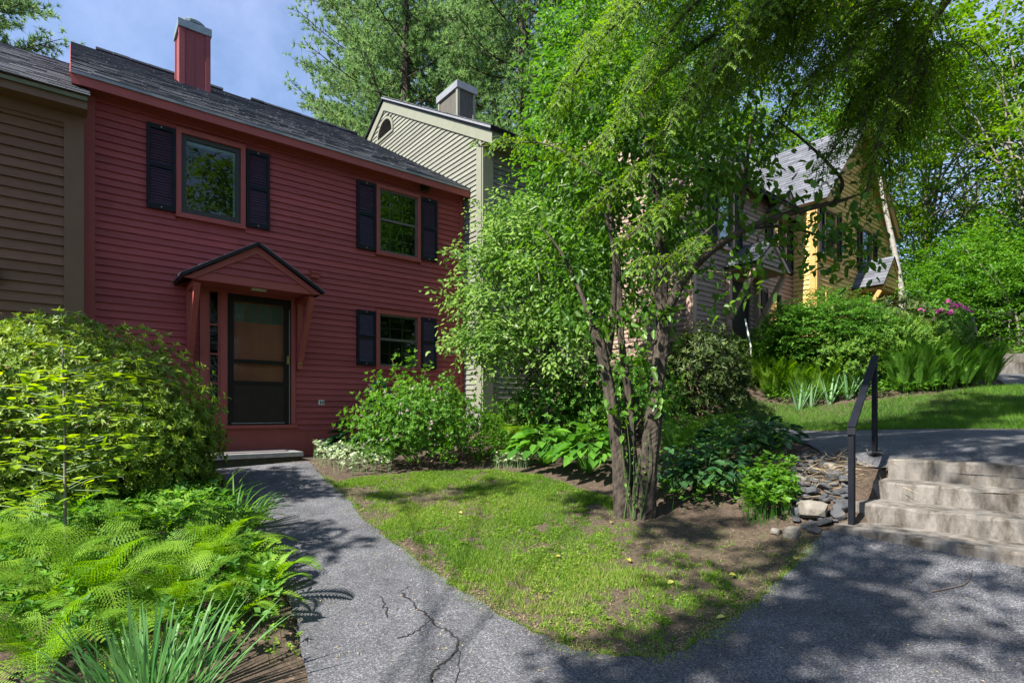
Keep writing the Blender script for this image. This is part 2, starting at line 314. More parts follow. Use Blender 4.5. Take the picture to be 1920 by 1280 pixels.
# ground: one sheet, fine near the camera and coarse to the horizon
ax = np.concatenate([-np.geomspace(600, 13, 16), np.arange(-12, 14.01, .22), np.geomspace(15, 600, 16)])
ay = np.concatenate([-np.geomspace(600, 7, 16), np.arange(-6, 16.01, .22), np.geomspace(17, 700, 18)])
gx, gy = np.meshgrid(ax, ay); gzv = GZ(gx, gy) - .012
_lx = (gx - 2.75) * UX + (gy - 4.75) * UY; _ly = -(gx - 2.75) * UY + (gy - 4.75) * UX
gzv = np.where((_lx > .0) & (_lx < 1.45) & (_ly < -.12) & (_ly > -3.2), np.minimum(gzv, -1.14), gzv)
nx, ny = len(ax), len(ay); ii = np.arange(nx * ny).reshape(ny, nx)
G = np.stack([ii[:-1, :-1], ii[:-1, 1:], ii[1:, 1:], ii[1:, :-1]], -1).reshape(-1, 4)
tag(link('ground', np_mesh('ground', np.stack([gx, gy, gzv], -1).reshape(-1, 3), [G], smooth=True), M['soil']), kind='structure')

LPATH = [(-4.16, 7.75), (-3.9, 7.35), (-3.35, 6.55), (-2.86, 5.9), (-2.46, 5.34), (-2.12, 4.78), (-1.81, 4.28), (-1.55, 3.83), (-1.31, 3.4), (-1.06, 2.87), (-.7, 1.9), (-.6, .5)]
RPATH = [(-3.02, 8.28), (-2.72, 7.7), (-2.32, 7.0), (-1.99, 6.47), (-1.42, 5.45), (-.84, 4.6), (-.5, 4.12), (-.22, 3.75), (.13, 3.37), (.425, 3.17), (.72, 3.10), (1.0, 3.18), (1.275, 3.4), (1.6, 3.68), (1.87, 3.96), (2.2, 4.3), (2.52, 4.62), (2.72, 4.80)]
rj = np.random.default_rng(5)
LP = spline(LPATH, 5)[:, :2]; RP = spline(RPATH, 5)[:, :2]
LP = LP + rj.normal(0, .012, LP.shape); RP = RP + rj.normal(0, .014, RP.shape)
path_poly = list(RP) + [(2.78, 4.77), (4.74, 2.26), (6.5, 1.5), (6.5, -3), (-1.5, -3)] + list(LP[::-1])
sheet('path', path_poly, .16, .010, M['asphalt'])
UPB = [(3.62, 5.66), (3.55, 6.3), (3.74, 7.2), (3.85, 8.3), (3.93, 9.25), (3.98, 9.75), (4.4, 9.3), (4.9, 8.5), (5.33, 7.95), (5.9, 7.35), (6.4, 6.9), (7.2, 6.3), (8.5, 5.4), (7.6, 3.6), (6.2, 3.0), (4.75, 4.2)]
sheet('upper_path', list(spline(UPB[:13], 3)[:, :2]) + UPB[13:], .2, .012, M['asphalt'])
lawn_poly = list(RP[6:]) + [(2.6, 4.95), (2.15, 5.0), (1.75, 5.3), (1.3, 5.95), (.75, 6.7), (.35, 7.3), (-.2, 7.62), (-.9, 7.62), (-1.6, 7.5), (-2.05, 7.2), (-2.2, 6.95)]
sheet('lawn', lawn_poly, .12, .004, M['thatch'])
UL = [(4.02, 9.8), (4.45, 9.35), (4.95, 8.55), (5.38, 8.0), (5.95, 7.4), (6.45, 6.95), (7.2, 6.35), (8.5, 5.45), (11.5, 6.5), (11.6, 9.0), (9.2, 10.1), (8.55, 9.75), (7.4, 9.62), (6.5, 9.82), (5.6, 10.15), (4.9, 10.5), (4.2, 10.7), (3.95, 10.3)]
sheet('upper_lawn', UL, .2, .006, M['thatch'])
sheet('far_path', [(9.15, 10.25), (11.7, 9.3), (13.5, 10.8), (11.4, 12.3), (10.2, 12.0)], .25, .014, M['asphalt'])
sheet('bank_lawn', [(10.9, 12.9), (14.5, 11.6), (17, 15), (12.5, 14.6)], .3, .012, M['thatch'])

# cracks in the asphalt: raised-edge hairline strips following the surface
def crack(pts, w):
    P = spline([at(px, py, 1)[:2] for px, py in pts], 6)
    out = []
    r = np.random.default_rng(int(pts[0][0]))
    Q = []
    for px, py in pts:
        k = (HZ - py) / F; Y = 4.
        for _ in range(30): Y = gz((px - 960) / F * Y, Y) / k * .5 + Y * .5
        Q.append(((px - 960) / F * Y, Y))
    Q = spline([(a, b, 0) for a, b in Q], 7)[:, :2]; Q = Q + r.normal(0, .006, Q.shape)
    T = nrm(np.gradient(Q, axis=0)); Nn = np.c_[-T[:, 1], T[:, 0]]; wd = w * r.uniform(.35, 1.2, len(Q)); wd[0] = wd[-1] = .0008
    a = Q + Nn * wd[:, None]; b = Q - Nn * wd[:, None]; V = np.r_[np.c_[a, GZ(a[:, 0], a[:, 1]) + .0135], np.c_[b, GZ(b[:, 0], b[:, 1]) + .0135]]
    n = len(Q); Fc = np.array([(i, i + 1, n + i + 1, n + i) for i in range(n - 1)])
    tag(link('asphalt_crack', np_mesh('asphalt_crack', V, [Fc]), M['crack']), kind='structure')
for pts, w in (([(712, 1118), (722, 1140), (726, 1160)], .006), ([(752, 1112), (780, 1140), (800, 1155), (818, 1175), (845, 1188), (858, 1215), (838, 1240), (812, 1262), (808, 1285), (800, 1330)], .008),
               ([(812, 1160), (790, 1180), (770, 1192), (745, 1200)], .004), ([(770, 1100), (752, 1112)], .004), ([(858, 1215), (862, 1250), (850, 1300)], .003)): crack(pts, w)

# ------------------------------------------------------------------ concrete steps and handrails
def steps(name, label, base, rz, z0, tops, fronts, lefts, width, group='concrete garden steps'):
    root = tag(empty(name, (base[0], base[1], z0), rz), label, 'steps', group)
    r = np.random.default_rng(int(abs(base[0] * 100)))
    for i, (t, fr, lf) in enumerate(zip(tops, fronts, lefts)):
        back = fronts[-1] + .45 if i == len(tops) - 1 else fronts[i + 1] + .02
        n = 26; V = []; Fs = []
        ys = np.linspace(lf, -width, n)
        prof0 = [(fr, -.25), (fr, t - .022), (fr + .006, t - .008), (fr + .022, t), (back, t), (back, -.25)]
        for k, yv in enumerate(ys):
            for q, (px_, pz_) in enumerate(prof0):
                j = r.normal(0, .004, 2) - (r.random(2) < .06) * .012 if q in (1, 2, 3) else (0, 0)
                V.append((px_ + j[0], yv, pz_ + j[1]))
        m = len(prof0)
        for k in range(n - 1):
            for q in range(m): Fs.append((k * m + q, k * m + (q + 1) % m, (k + 1) * m + (q + 1) % m, (k + 1) * m + q))
        Fs += [tuple(range(m)), tuple(range(n * m - 1, n * m - m - 1, -1))]
        mb = MB(); mb.add(V, Fs); mb.build('step', M['concrete'], root)
    return root
# local x = along the front (climbing), local y = into the block
sb = (2.75, 4.75)
steps('concrete_steps', 'stained concrete steps climbing from the asphalt beside the near handrail', sb, TH, -1.12, (.155, .315, .475, .665), (0, .42, .84, 1.24), (0, .0, -.02, -.02 + .0), 3.2)
steps('concrete_steps', 'small pale concrete steps far off beside the second handrail', (9.85, 12.05), math.radians(8), .88, (.14, .30), (0, .0 + .35), (.3, .3), .01) if False else None
fs = tag(empty('concrete_steps', (0, 0, 0)), 'low grey concrete steps far up the path by the small handrail', 'steps', 'concrete garden steps')
for k, (y0, zt) in enumerate(((12.0, 1.07), (12.45, 1.31))):
    a = np.array([9.95 + .25 * k, y0]); b = np.array([13.2, y0 - .35]); c = b + (.1, .9); d = a + (.1, .9)
    MB().extr([(*p, zt - .6) for p in (a, b, c, d)], (0, 0, .6)).build('step', M['concrete'], fs)
def rail(name, label, p0, p1, h0, h1, ext):
    root = tag(empty(name, tuple(p0)), label, 'handrail', 'black iron handrails'); o = np.array(p0)
    for p, h in ((p0, h0), (p1, h1)):
        p = np.array(p); MB(o).beam(p - (0, 0, .02), p + (0, 0, h), .044, .044, up=(UX, UY, 0)).build('post', M['iron'], root)
        MB(o).box(p[0] - .05, p[0] + .05, p[1] - .05, p[1] + .05, p[2] - .004, p[2] + .008).build('base_plate', M['iron'], root)
    a = np.array(p0) + (0, 0, h0 + .01); b = np.array(p1) + (0, 0, h1 + .01); d = nrm(b - a)
    mb = MB(o); mb.beam(a - d * ext[0], b + d * ext[1], .062, .022)
    mb.beam(b + d * (ext[1] - .01), b + d * ext[1] - (0, 0, .07), .06, .016, up=(d[0], d[1], 0)); mb.beam(a - d * (ext[0] - .01), a - d * ext[0] - (0, 0, .06), .06, .016, up=(d[0], d[1], 0))
    mb.build('rail', M['iron'], root)
    return root
rail('handrail', 'tall black iron handrail at the left edge of the near concrete steps', tuple(at(1597, 990, 4.78)), tuple(at(1640, 851, 5.86)), .87, 1.01, (.03, .04))
rail('handrail', 'small black iron handrail far off beside the low steps up the path', tuple(at(1829, 683, 12.0)), tuple(at(1823, 655, 13.0)), .74, .74, (.05, .1))

# ------------------------------------------------------------------ houses (coordinates s along the front, D into the block, z)
def unit_clap():
    h = .122
    V = [(0, -.032, 0), (1, -.032, 0), (1, 0, 0), (0, 0, 0), (0, -.005, h), (1, -.005, h), (1, 0, h), (0, 0, h)]
    me = bpy.data.meshes.new('clapboard'); me.from_pydata(V, [], [(0, 3, 2, 1), (4, 5, 6, 7), (0, 1, 5, 4), (1, 2, 6, 5), (2, 3, 7, 6), (3, 0, 4, 7)]); me.update(); return me
_clap = {}
def clap(mat, parent, s0, s1, D, z, o, turn=0.):
    if s1 - s0 < .02: return
    k = mat.name
    if k not in _clap: _clap[k] = unit_clap(); _clap[k].materials.append(mat)
    c = bpy.data.objects.new('clapboard', _clap[k]); COL.objects.link(c); c.parent = parent
    _j = math.sin(s0 * 91.7 + z * 57.3); c.location = (s0 - o[0], D - o[1], z - o[2] + .0018 * _j); c.rotation_euler = (0, .0007 * math.sin(z * 133 + s0 * 17), 0); c.scale = (s1 - s0, 1, 1)
    if turn: c.location = (D - o[0], s1 - o[1], z - o[2]); c.rotation_euler = (0, 0, turn)
EXPO = .1016
def clap_front(mat, parent, s0, s1, D, z0, z1, holes, o, expo=EXPO, rng=random.Random(3)):
    z = z0
    while z < z1 - .02:
        cuts = sorted([(max(a, s0), min(b, s1)) for a, b, c, d in holes if c < z + expo * .7 and d > z + expo * .3 and b > s0 and a < s1])
        x = s0
        for a, b in cuts + [(s1, s1)]:
            if a > x: 
                seg = a - x
                if seg > 3.4:
                    j = x + rng.uniform(.3, .7) * seg; clap(mat, parent, x, j - .001, D, z, o); clap(mat, parent, j + .001, a, D, z, o)
                else: clap(mat, parent, x, a, D, z, o)
            x = max(x, b)
        z += expo
def wall_holes(mb, s0, s1, z0, z1, D, th, holes):
    xs = sorted(set([s0, s1] + [v for h in holes for v in h[:2]])); zs = sorted(set([z0, z1] + [v for h in holes for v in h[2:]]))
    for a, b in zip(xs, xs[1:]):
        for c, d in zip(zs, zs[1:]):
            mx, mz = (a + b) / 2, (c + d) / 2
            if not any(h[0] < mx < h[1] and h[2] < mz < h[3] for h in holes): mb.box(a, b, D, D + th, c, d)
def shingles(name, mat, parent, o, P0, e, g, length, slope, expo=.14, tab=.31, seed=0, th=.007, kind=True):
    r = random.Random(seed); e = nrm(np.array(e, float)); g = nrm(np.array(g, float)); n = np.cross(e, g); n = n if n[2] > 0 else -n
    mb = MB(o); P0 = np.array(P0, float); k = 0; v = 0.
    while v < slope:
        x = -r.uniform(0, tab) if k % 2 else -r.uniform(0, tab * .5)
        while x < length:
            w = tab * r.uniform(.75, 1.2); a = max(x, 0); b = min(x + w - .004, length)
            if b - a > .02:
                lift = th * r.uniform(.8, 1.7); l2 = min(expo + .05, slope - v + .02); dv = r.uniform(-.004, .004)
                q = [P0 + e * a + g * (v + dv), P0 + e * b + g * (v + dv), P0 + e * b + g * (v + l2), P0 + e * a + g * (v + l2)]
                top = [q[0] + n * (lift + th), q[1] + n * (lift + th), q[2] + n * th * .5, q[3] + n * th * .5]
                mb.add(q + top, [(4, 5, 6, 7), (0, 1, 5, 4), (1, 2, 6, 5), (3, 0, 4, 7)], r.random())
            x += w
        v += expo; k += 1
    ob = mb.build(name, mat, parent, var=True)
    if kind: ob['kind'] = 'stuff'
    return ob
def shutter(parent, o, s0, s1, z0, z1, D):
    w = .042; d0 = D - .066
    mb = MB(o); mb.box(s0, s0 + w, d0, D - .02, z0, z1); mb.box(s1 - w, s1, d0, D - .02, z0, z1)
    zm = z0 + (z1 - z0) * .52
    for a, b in ((z0, z0 + .075), (zm - .03, zm + .03), (z1 - .065, z1)): mb.box(s0 + w, s1 - w, d0 + .002, D - .018, a, b)
    sh = mb.build('shutter', M['black'], parent)
    lv = MB(o); 
    for a, b in ((z0 + .075, zm - .03), (zm + .03, z1 - .065)):
        n = int((b - a) / .038); st = (b - a) / n
        for k in range(n):
            zz = a + (k + .5) * st; lv.add([(s0 + w, d0 + .006, zz - .014), (s1 - w, d0 + .006, zz - .014), (s1 - w, d0 + .028, zz + .014), (s0 + w, d0 + .028, zz + .014), (s0 + w, d0 + .010, zz - .016), (s1 - w, d0 + .010, zz - .016), (s1 - w, d0 + .030, zz + .008), (s0 + w, d0 + .030, zz + .008)], [(0, 1, 2, 3), (7, 6, 5, 4), (0, 4, 5, 1), (3, 2, 6, 7)])
    lo = lv.build('louvre_panel', M['louvre'], sh); lo['kind'] = 'stuff'
    sc = MB(o)
    for zz in (z0 + .035, z1 - .03): sc.box((s0 + s1) / 2 - .006, (s0 + s1) / 2 + .006, d0 - .004, d0 + .003, zz - .006, zz + .006)
    sc.build('screw', M['white'], sh)
    return sh
def window(parent, o, s0, s1, z0, z1, D, trim, style='double', room=.6):
    """casing outer box s0..s1, z0..z1"""
    c = .068; mb = MB(o); d0 = D - .055
    mb.box(s0, s0 + c, d0, D + .03, z0, z1); mb.box(s1 - c, s1, d0, D + .03, z0, z1); mb.box(s0 + c, s1 - c, d0, D + .03, z1 - c, z1); mb.box(s0 - .01, s1 + .01, d0 - .02, D + .03, z0 - .025, z0); mb.box(s0 + c, s1 - c, d0, D + .03, z0, z0 + c * .7)
    win = mb.build('window', trim, parent)
    a, b, e, f = s0 + c, s1 - c, z0 + c * .7, z1 - c
    sm = M['sash'] if style == 'picture' else M['grey_sash']; w = .07 if style == 'picture' else .032
    mb = MB(o); mb.box(a, a + w, D - .02, D + .03, e, f); mb.box(b - w, b, D - .02, D + .03, e, f); mb.box(a + w, b - w, D - .02, D + .03, f - w, f); mb.box(a + w, b - w, D - .02, D + .03, e, e + w * 1.2)
    zm = e + (f - e) * .52
    if style == 'double': mb.box(a + w, b - w, D - .022, D + .03, zm - .02, zm + .02)
    mb.build('sash', sm, win)
    if style == 'double':
        MB(o).box(a + w, b - w, D - .002, D + .002, zm + .02, f - w).build('pane', M['glass'], win); MB(o).box(a + w, b - w, D + .004, D + .008, e + w * 1.2, zm - .02).build('pane', M['glass'], win)
        mt = MB(o); dd = D + .07
        for k in (1, 2): x = a + (b - a) * k / 3; mt.box(x - .009, x + .009, dd, dd + .02, e, f)
        for k in (1, 2, 3): z = e + (f - e) * k / 4; mt.box(a, b, dd + .001, dd + .019, z - .009, z + .009)
        mt.build('muntin_grid', M['grey_sash'], win)
    else:
        MB(o).box(a + w, b - w, D, D + .004, e + w * 1.2, f - w).build('pane', M['glass'], win)
        mt = MB(o); mt.box(a + w, b - w, D + .02, D + .06, f - w - .05, f - w); mt.box(b - w - .028, b - w, D + .021, D + .06, e + w * 1.2, f - w - .05); mt.build('pane_liner', M['blind'], win)
    rm = MB(o); d1 = D + room
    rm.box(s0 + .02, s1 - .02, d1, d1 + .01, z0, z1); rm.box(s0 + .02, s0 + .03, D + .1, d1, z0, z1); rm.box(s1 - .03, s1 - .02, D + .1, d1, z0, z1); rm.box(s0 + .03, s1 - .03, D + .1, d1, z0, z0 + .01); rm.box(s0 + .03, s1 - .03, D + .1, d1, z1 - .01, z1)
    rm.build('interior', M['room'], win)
    return win
def house_root(name, s0, D0, z0, label, cat='house'):
    p = hw(s0, D0, z0); return tag(empty(name, tuple(p), TH), label, cat, 'terrace of clapboard houses'), (s0, D0, z0)
def roof_slab(parent, o, s0, s1, D0, z0, D1, z1, trim, th=.05, name='roof'):
    mb = MB(o); mb.extr([(s0, D0, z0), (s0, D1, z1), (s0, D1, z1 - th), (s0, D0, z0 - th)], (s1 - s0, 0, 0)); return mb.build(name, trim, parent)

# ---- the red house
R, o = house_root('clapboard_house', .16, 9.55, -.9, 'barn red clapboard house with black shutters and a gabled door hood')
D = 9.55; S0, S1 = .13, 6.32
Wb = (1.21, 2.16, 2.92, 4.22); W2 = (4.375, 5.295, 2.92, 4.2); W3 = (4.37, 5.295, .81, 1.89); DR = (1.52, 2.93, -.9, 1.98)
mb = MB(o); wall_holes(mb, S0, S1, -1.0, 4.47, D, .1, [Wb, W2, W3, (1.60, 2.87, -.22, 1.9)]); wall = mb.build('wall', M['red'], R)
clap_front(M['red'], wall, .255, 6.2, D, -.30, 4.31, [Wb, W2, W3, DR], o)
tb = MB(o); tb.box(.12, .255, D - .036, D, -1.0, 4.32); tb.build('corner_board', M['red_trim'], R)
tb = MB(o); tb.box(6.2, 6.318, D - .036, D, -1.0, 4.32); tb.build('corner_board', M['red_trim'], R)
MB(o).box(.12, 6.318, D - .038, D, 4.32, 4.47).build('frieze_board', M['red_trim'], R)
MB(o).box(.256, 1.5, D - .02, D, -1.0, -.30).build('base_board', M['red_trim'], R); MB(o).box(2.935, 6.199, D - .02, D, -1.0, -.30).build('base_board', M['red_trim'], R)
sl = .583
rf = roof_slab(R, o, 0.0, 6.36, 9.30, 4.50, 15.0, 4.50 + sl * 5.7, M['red_trim'], .05)
roof_slab(rf, o, 0.0, 6.36, 20.5, 4.62, 15.0, 4.50 + sl * 5.7, M['red_trim'], .05, 'rear_slope')
gv = nrm(np.array([0, 1, sl]))
shingles('shingle_field', M['shingle'], rf, o, (-.01, 9.275, 4.495), (1, 0, 0), gv, 6.33, 5.74 / gv[1], seed=2)
for k in range(20):
    if k in (0, 9, 10): continue
    MB(o).box(.1 + k * .31, .1 + k * .31 + .305, 14.88, 15.12, 7.81 + (k % 3) * .004, 7.85 + (k % 3) * .004, (k * .37) % 1).build('ridge_cap', M['shingle'], rf, var=True)
MB(o).box(-.01, 6.37, 9.268, 9.296, 4.452, 4.492).build('drip_edge', M['drip'], rf)
MB(o).box(.0, 6.36, 9.29, 9.315, 4.33, 4.452).build('fascia', M['red_trim'], rf)
MB(o).box(.0, 6.36, 9.315, D - .038, 4.40, 4.42).build('soffit', M['red_trim'], rf)
MB(o).extr([(-.02, 9.31, 4.40), (-.02, 9.31, 4.47), (-.02, 15, 7.79), (-.02, 15, 7.62)], (.03, 0, 0)).build('rake_board', M['red_trim'], rf)
MB(o).extr([(.13, 9.6, 4.3), (.13, 15, 7.6), (.13, 20, 4.5), (.13, 20, 4.3)], (.05, 0, 0)).build('gable_wall', M['red_trim'], R)
# chimney
ch = MB(o); c0, c1, cd0, cd1 = 1.71, 2.28, 13.0, 13.62
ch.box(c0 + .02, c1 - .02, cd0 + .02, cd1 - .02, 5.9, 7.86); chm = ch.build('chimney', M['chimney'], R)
for a, b in ((c0, c0 + .10), (c1 - .09, c1)):
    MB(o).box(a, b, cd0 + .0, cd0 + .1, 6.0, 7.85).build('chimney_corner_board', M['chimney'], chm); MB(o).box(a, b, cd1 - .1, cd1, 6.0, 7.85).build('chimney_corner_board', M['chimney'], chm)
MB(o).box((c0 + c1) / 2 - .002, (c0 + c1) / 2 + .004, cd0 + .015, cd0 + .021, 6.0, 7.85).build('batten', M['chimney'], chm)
MB(o).box(c0 - .02, c1 + .02, cd0 - .02, cd1 + .02, 7.84, 7.99).build('chimney_flashing', M['flash'], chm)
an = np.linspace(0, math.pi, 12); pc = [(c0 + .10 + .37 * (.5 - .5 * math.cos(t)), 0, 8.05 + .14 * math.sin(t)) for t in an]
mb = MB(o); cc = [(c0 + c1) / 2, (cd0 + cd1) / 2]
P = [(cc[0], cc[1], 7.98), (cc[0], cc[1], 8.07), (cc[0], cc[1], 8.071), (cc[0], cc[1], 8.12), (cc[0], cc[1], 8.17), (cc[0], cc[1], 8.20)]
mb.tube(P, [.17, .17, .24, .25, .19, .05], 16); mb.build('chimney_cap', M['flash'], chm, smooth=False)
# windows and shutters
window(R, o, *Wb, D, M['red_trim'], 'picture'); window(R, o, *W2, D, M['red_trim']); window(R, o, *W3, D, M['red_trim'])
for s0, s1, z0, z1 in ((.845, 1.205, 2.95, 4.175), (2.17, 2.52, 2.95, 4.175), (4.0, 4.365, 2.945, 4.17), (5.3, 5.66, 2.96, 4.17), (4.0, 4.36, .85, 1.845), (5.3, 5.64, .85, 1.845)): shutter(R, o, s0, s1, z0, z1, D)
# door surround, entry door, storm door, sidelight
mb = MB(o); mb.box(1.52, 1.63, D - .055, D + .04, -.20, 1.98); mb.box(2.86, 2.93, D - .055, D + .04, -.20, 1.98); mb.box(1.63, 2.86, D - .05, D + .04, 1.86, 1.98); mb.box(1.80, 1.90, D - .05, D + .04, -.20, 1.86)
ds = mb.build('door_surround', M['red_trim'], R)
MB(o).box(1.50, 2.95, D - .09, D + .06, -.25, -.201).build('door_sill', M['red_trim'], R)
MB(o).box(1.5, 2.934, D - .03, D, -1.0, -.251).build('kick_board', M['red_trim'], R)
mb = MB(o); a, b = 1.905, 2.855
mb.box(a, a + .085, D - .045, D - .012, -.198, 1.858); mb.box(b - .10, b, D - .045, D - .012, -.198, 1.858); mb.box(a + .085, b - .10, D - .045, D - .012, 1.76, 1.858); mb.box(a + .085, b - .10, D - .045, D - .012, .44, .50); mb.box(a + .085, b - .10, D - .045, D - .012, -.198, -.15); mb.box(a + .085, b - .10, D - .045, D - .012, .78, .84)
sd = mb.build('storm_door', M['stormdoor'], R)
MB(o).box(a + .085, b - .10, D - .033, D - .020, -.15, .44).build('kick_panel', M['stormpanel'], sd)
MB(o).box(a + .085, b - .10, D - .030, D - .026, .50, .78).build('lower_pane', M['glass_storm'], sd); MB(o).box(a + .085, b - .10, D - .030, D - .026, .84, 1.76).build('upper_pane', M['glass_storm'], sd)
MB(o).box(b - .028, b - .018, D - .052, D - .044, -.19, 1.70).build('edge_strip', M['drip'], sd); MB(o).box(a + .05, b - .1, D - .050, D - .044, -.175, -.163).build('sweep', M['drip'], sd)
MB(o).box(b - .07, b - .04, D - .085, D - .045, .80, .93).build('door_handle', M['brass'], sd)
mb = MB(o); mb.box(a, b, D + .035, D + .075, -.2, 1.86); en = mb.build('entry_door', M['entry'], R)
for i, (x0, x1) in enumerate(((a + .10, a + .45), (a + .50, b - .12))):
    for z0, z1 in ((-.05, .62), (.74, 1.36)): MB(o).box(x0, x1, D + .026, D + .036, z0, z1).build('door_panel', M['entry'], en)
for k in range(4): x = a + .11 + k * .185; MB(o).box(x, x + .17, D + .026, D + .036, 1.44, 1.74).build('stained_lite', M['lite'], en)
sd2 = MB(o); sd2.box(1.63, 1.66, D - .03, D + .02, .02, 1.86); sd2.box(1.77, 1.80, D - .03, D + .02, .02, 1.86); sd2.box(1.63, 1.80, D - .03, D + .02, -.2, .02)
for z in (.45, .90, 1.35): sd2.box(1.66, 1.77, D - .028, D + .018, z - .012, z + .012)
sl2 = sd2.build('sidelight', M['red_trim'], R)
for z0, z1 in ((.02, .438), (.462, .888), (.912, 1.338), (1.362, 1.85)): MB(o).box(1.66, 1.77, D - .006, D - .002, z0, z1).build('sidelight_pane', M['glass_storm'], sl2)
MB(o).box(1.1, 1.9, D + .2, D + .21, -.3, 2.1).box(1.1, 1.11, D + .1, D + .2, -.3, 2.1).box(1.85, 1.86, D + .1, D + .2, -.3, 2.1).box(1.1, 1.9, D + .1, D + .2, 2.1, 2.11).build('interior', M['room'], sl2)
# gabled door hood
DF = 8.78; HS = (1.18, 2.16, 3.14); HZ0, HZ1 = 1.90, 2.50
mb = MB(o); mb.box(1.33, 3.03, DF + .03, DF + .11, 1.86, 1.99); hood = mb.build('door_hood', M['red_trim'], R)
for (sa, za), (sb_, zb) in (((HS[0], HZ0), (HS[1], HZ1)), ((HS[2], HZ0), (HS[1], HZ1))):
    sg = 1 if sb_ > sa else -1
    MB(o).extr([(sa + sg * .03, DF, za - .035), (sb_, DF, zb - .035), (sb_, DF, zb - .15), (sa + sg * .14, DF, za - .04)], (0, .03, 0)).build('rake_board', M['red_trim'], hood)
    ln = math.hypot(sb_ - sa, zb - za); g = np.array([sb_ - sa, 0, zb - za])
    mb = MB(o); nn = np.array([-(zb - za), 0, sb_ - sa]) * sg; nn = nrm(nn) * .03
    q = [np.array((sa, DF - .05, za)), np.array((sb_, DF - .05, zb)), np.array((sb_, DF - .05, zb)) - nn, np.array((sa, DF - .05, za)) - nn]
    mb.extr(q, (0, D - DF + .04, 0)); mb.build('hood_roof_deck', M['black'], hood)
    if sg > 0: shingles('hood_shingle_field', M['shingle'], hood, o, (sa - .01, DF - .065, za + .002), (0, 1, 0), g, D - DF + .04, ln, expo=.13, tab=.28, seed=4)
    else: shingles('hood_shingle_field', M['shingle'], hood, o, (sa + .01, DF - .065, za + .002), (0, 1, 0), g, D - DF + .04, ln, expo=.13, tab=.28, seed=5)
    MB(o).beam((sa, DF - .06, za - .012), (sb_, DF - .06, zb - .012), .012, .04).build('drip_edge', M['black'], hood)
for k in range(4):
    z = 1.985 + k * EXPO; hwid = max(0, (2.36 - z) / .612)
    if hwid > .05: mb = MB(o); mb.extr([(2.16 - hwid, DF + .008, z), (2.16 + hwid, DF + .008, z), (2.16 + max(hwid - .17, .01), DF + .034, z + .108), (2.16 - max(hwid - .17, .01), DF + .034, z + .108)], (0, .02, 0)); mb.build('clapboard', M['red'], hood)
MB(o).box(1.36, 3.0, DF + .11, D - .02, 1.90, 1.92).build('hood_ceiling', M['red_trim'], hood)
MB(o).box(2.15, 2.36, 9.05, 9.16, 1.875, 1.90).build('hood_lamp', M['lamp'], hood)
for s in (1.385, 2.985):
    MB(o).box(s - .04, s + .04, D - .115, D - .018, .72, 1.90).build('wall_post', M['red_trim'], hood); MB(o).box(s - .039, s + .039, DF + .11, D - .115, 1.80, 1.90).build('side_beam', M['red_trim'], hood)
    MB(o).beam((s, D - .10, .86), (s, DF + .09, 1.84), .075, .11, up=(0, 1, .6)).build('bracket', M['red_trim'], hood)
MB(o).box(2.95, 3.02, D - .135, D - .117, .80, .92).build('house_number_plate', M['brass'], hood)
# small fittings on the wall
MB(o).box(3.18, 3.31, D - .10, D - .012, 2.29, 2.40).extr([(3.17, D - .13, 2.38), (3.17, D - .012, 2.43), (3.17, D - .012, 2.40), (3.17, D - .13, 2.36)], (.15, 0, 0)).build('wall_vent', M['red_trim'], R)
MB(o).box(5.97, 6.10, D - .09, D - .012, 2.27, 2.38).build('wall_vent', M['red_trim'], R)
MB(o).box(5.28, 5.44, D - .14, D - .03, 4.33, 4.39).extr([(5.30, D - .17, 4.26), (5.30, D - .05, 4.33), (5.30, D - .04, 4.28)], (.12, 0, 0)).build('floodlight', M['sash'], R)
ol = MB(o).box(3.325, 3.42, D - .035, D - .012, .13, .215).build('outlet_cover', M['white'], R)
for x in (3.345, 3.385): MB(o).box(x, x + .022, D - .042, D - .034, .145, .20).build('socket_flap', M['grey_sash'], ol)
# stone door step and mat
st = tag(empty('door_step', tuple(hw(2.1, 9.0, -.9)), TH), 'mossy bluestone door step below the dark storm door', 'step'); so = (2.1, 9.0, -.9)
MB(so).box(1.46, 2.78, 8.63, 9.50, -.665, -.60).build('slab', M['bluestone'], st); MB(so).box(1.52, 2.73, 8.69, 9.50, -1.0, -.666).build('riser_block', M['mossy'], st)
tag(MB().add([tuple(hw(s, d, z)) for z in (-.599, -.588) for s, d in ((1.62, 8.83), (2.62, 8.83), (2.62, 9.42), (1.62, 9.42))], [(3, 2, 1, 0), (4, 5, 6, 7), (0, 1, 5, 4), (1, 2, 6, 5), (2, 3, 7, 6), (3, 0, 4, 7)]).build('door_mat', M['mat']), 'flat grey door mat lying on the bluestone step', 'door mat')

# ---- brown house at the left edge
R, o = house_root('clapboard_house', -3, 9.2, -1.1, 'dark brown clapboard house with low eave at the left edge')
D = 9.2
wall = MB(o).box(-6, .13, D, D + .1, -1.3, 4.05).build('wall', M['umber'], R)
clap_front(M['umber'], wall, -2.4, -.075, D, -.4, 3.72, [], o, expo=.127)
MB(o).box(-.075, .128, D - .038, D, -1.3, 3.86).build('corner_board', M['umber_trim'], R)
MB(o).box(-6, -.076, D - .037, D, 3.72, 3.86).build('frieze_board', M['umber_trim'], R)
MB(o).box(-6, -.076, D - .022, D, -1.3, -.4).build('base_board', M['umber_trim'], R)
rf = roof_slab(R, o, -6, .17, 8.93, 4.04, 12.4, 4.04 + sl * 3.47, M['umber_trim'], .05)
roof_slab(rf, o, -6, .17, 15.9, 4.04, 12.4, 4.04 + sl * 3.47, M['umber_trim'], .05, 'rear_slope')
shingles('shingle_field', M['shingle'], rf, o, (-6, 8.90, 4.035), (1, 0, 0), gv, 6.19, 3.5 / gv[1], seed=7, expo=.135)
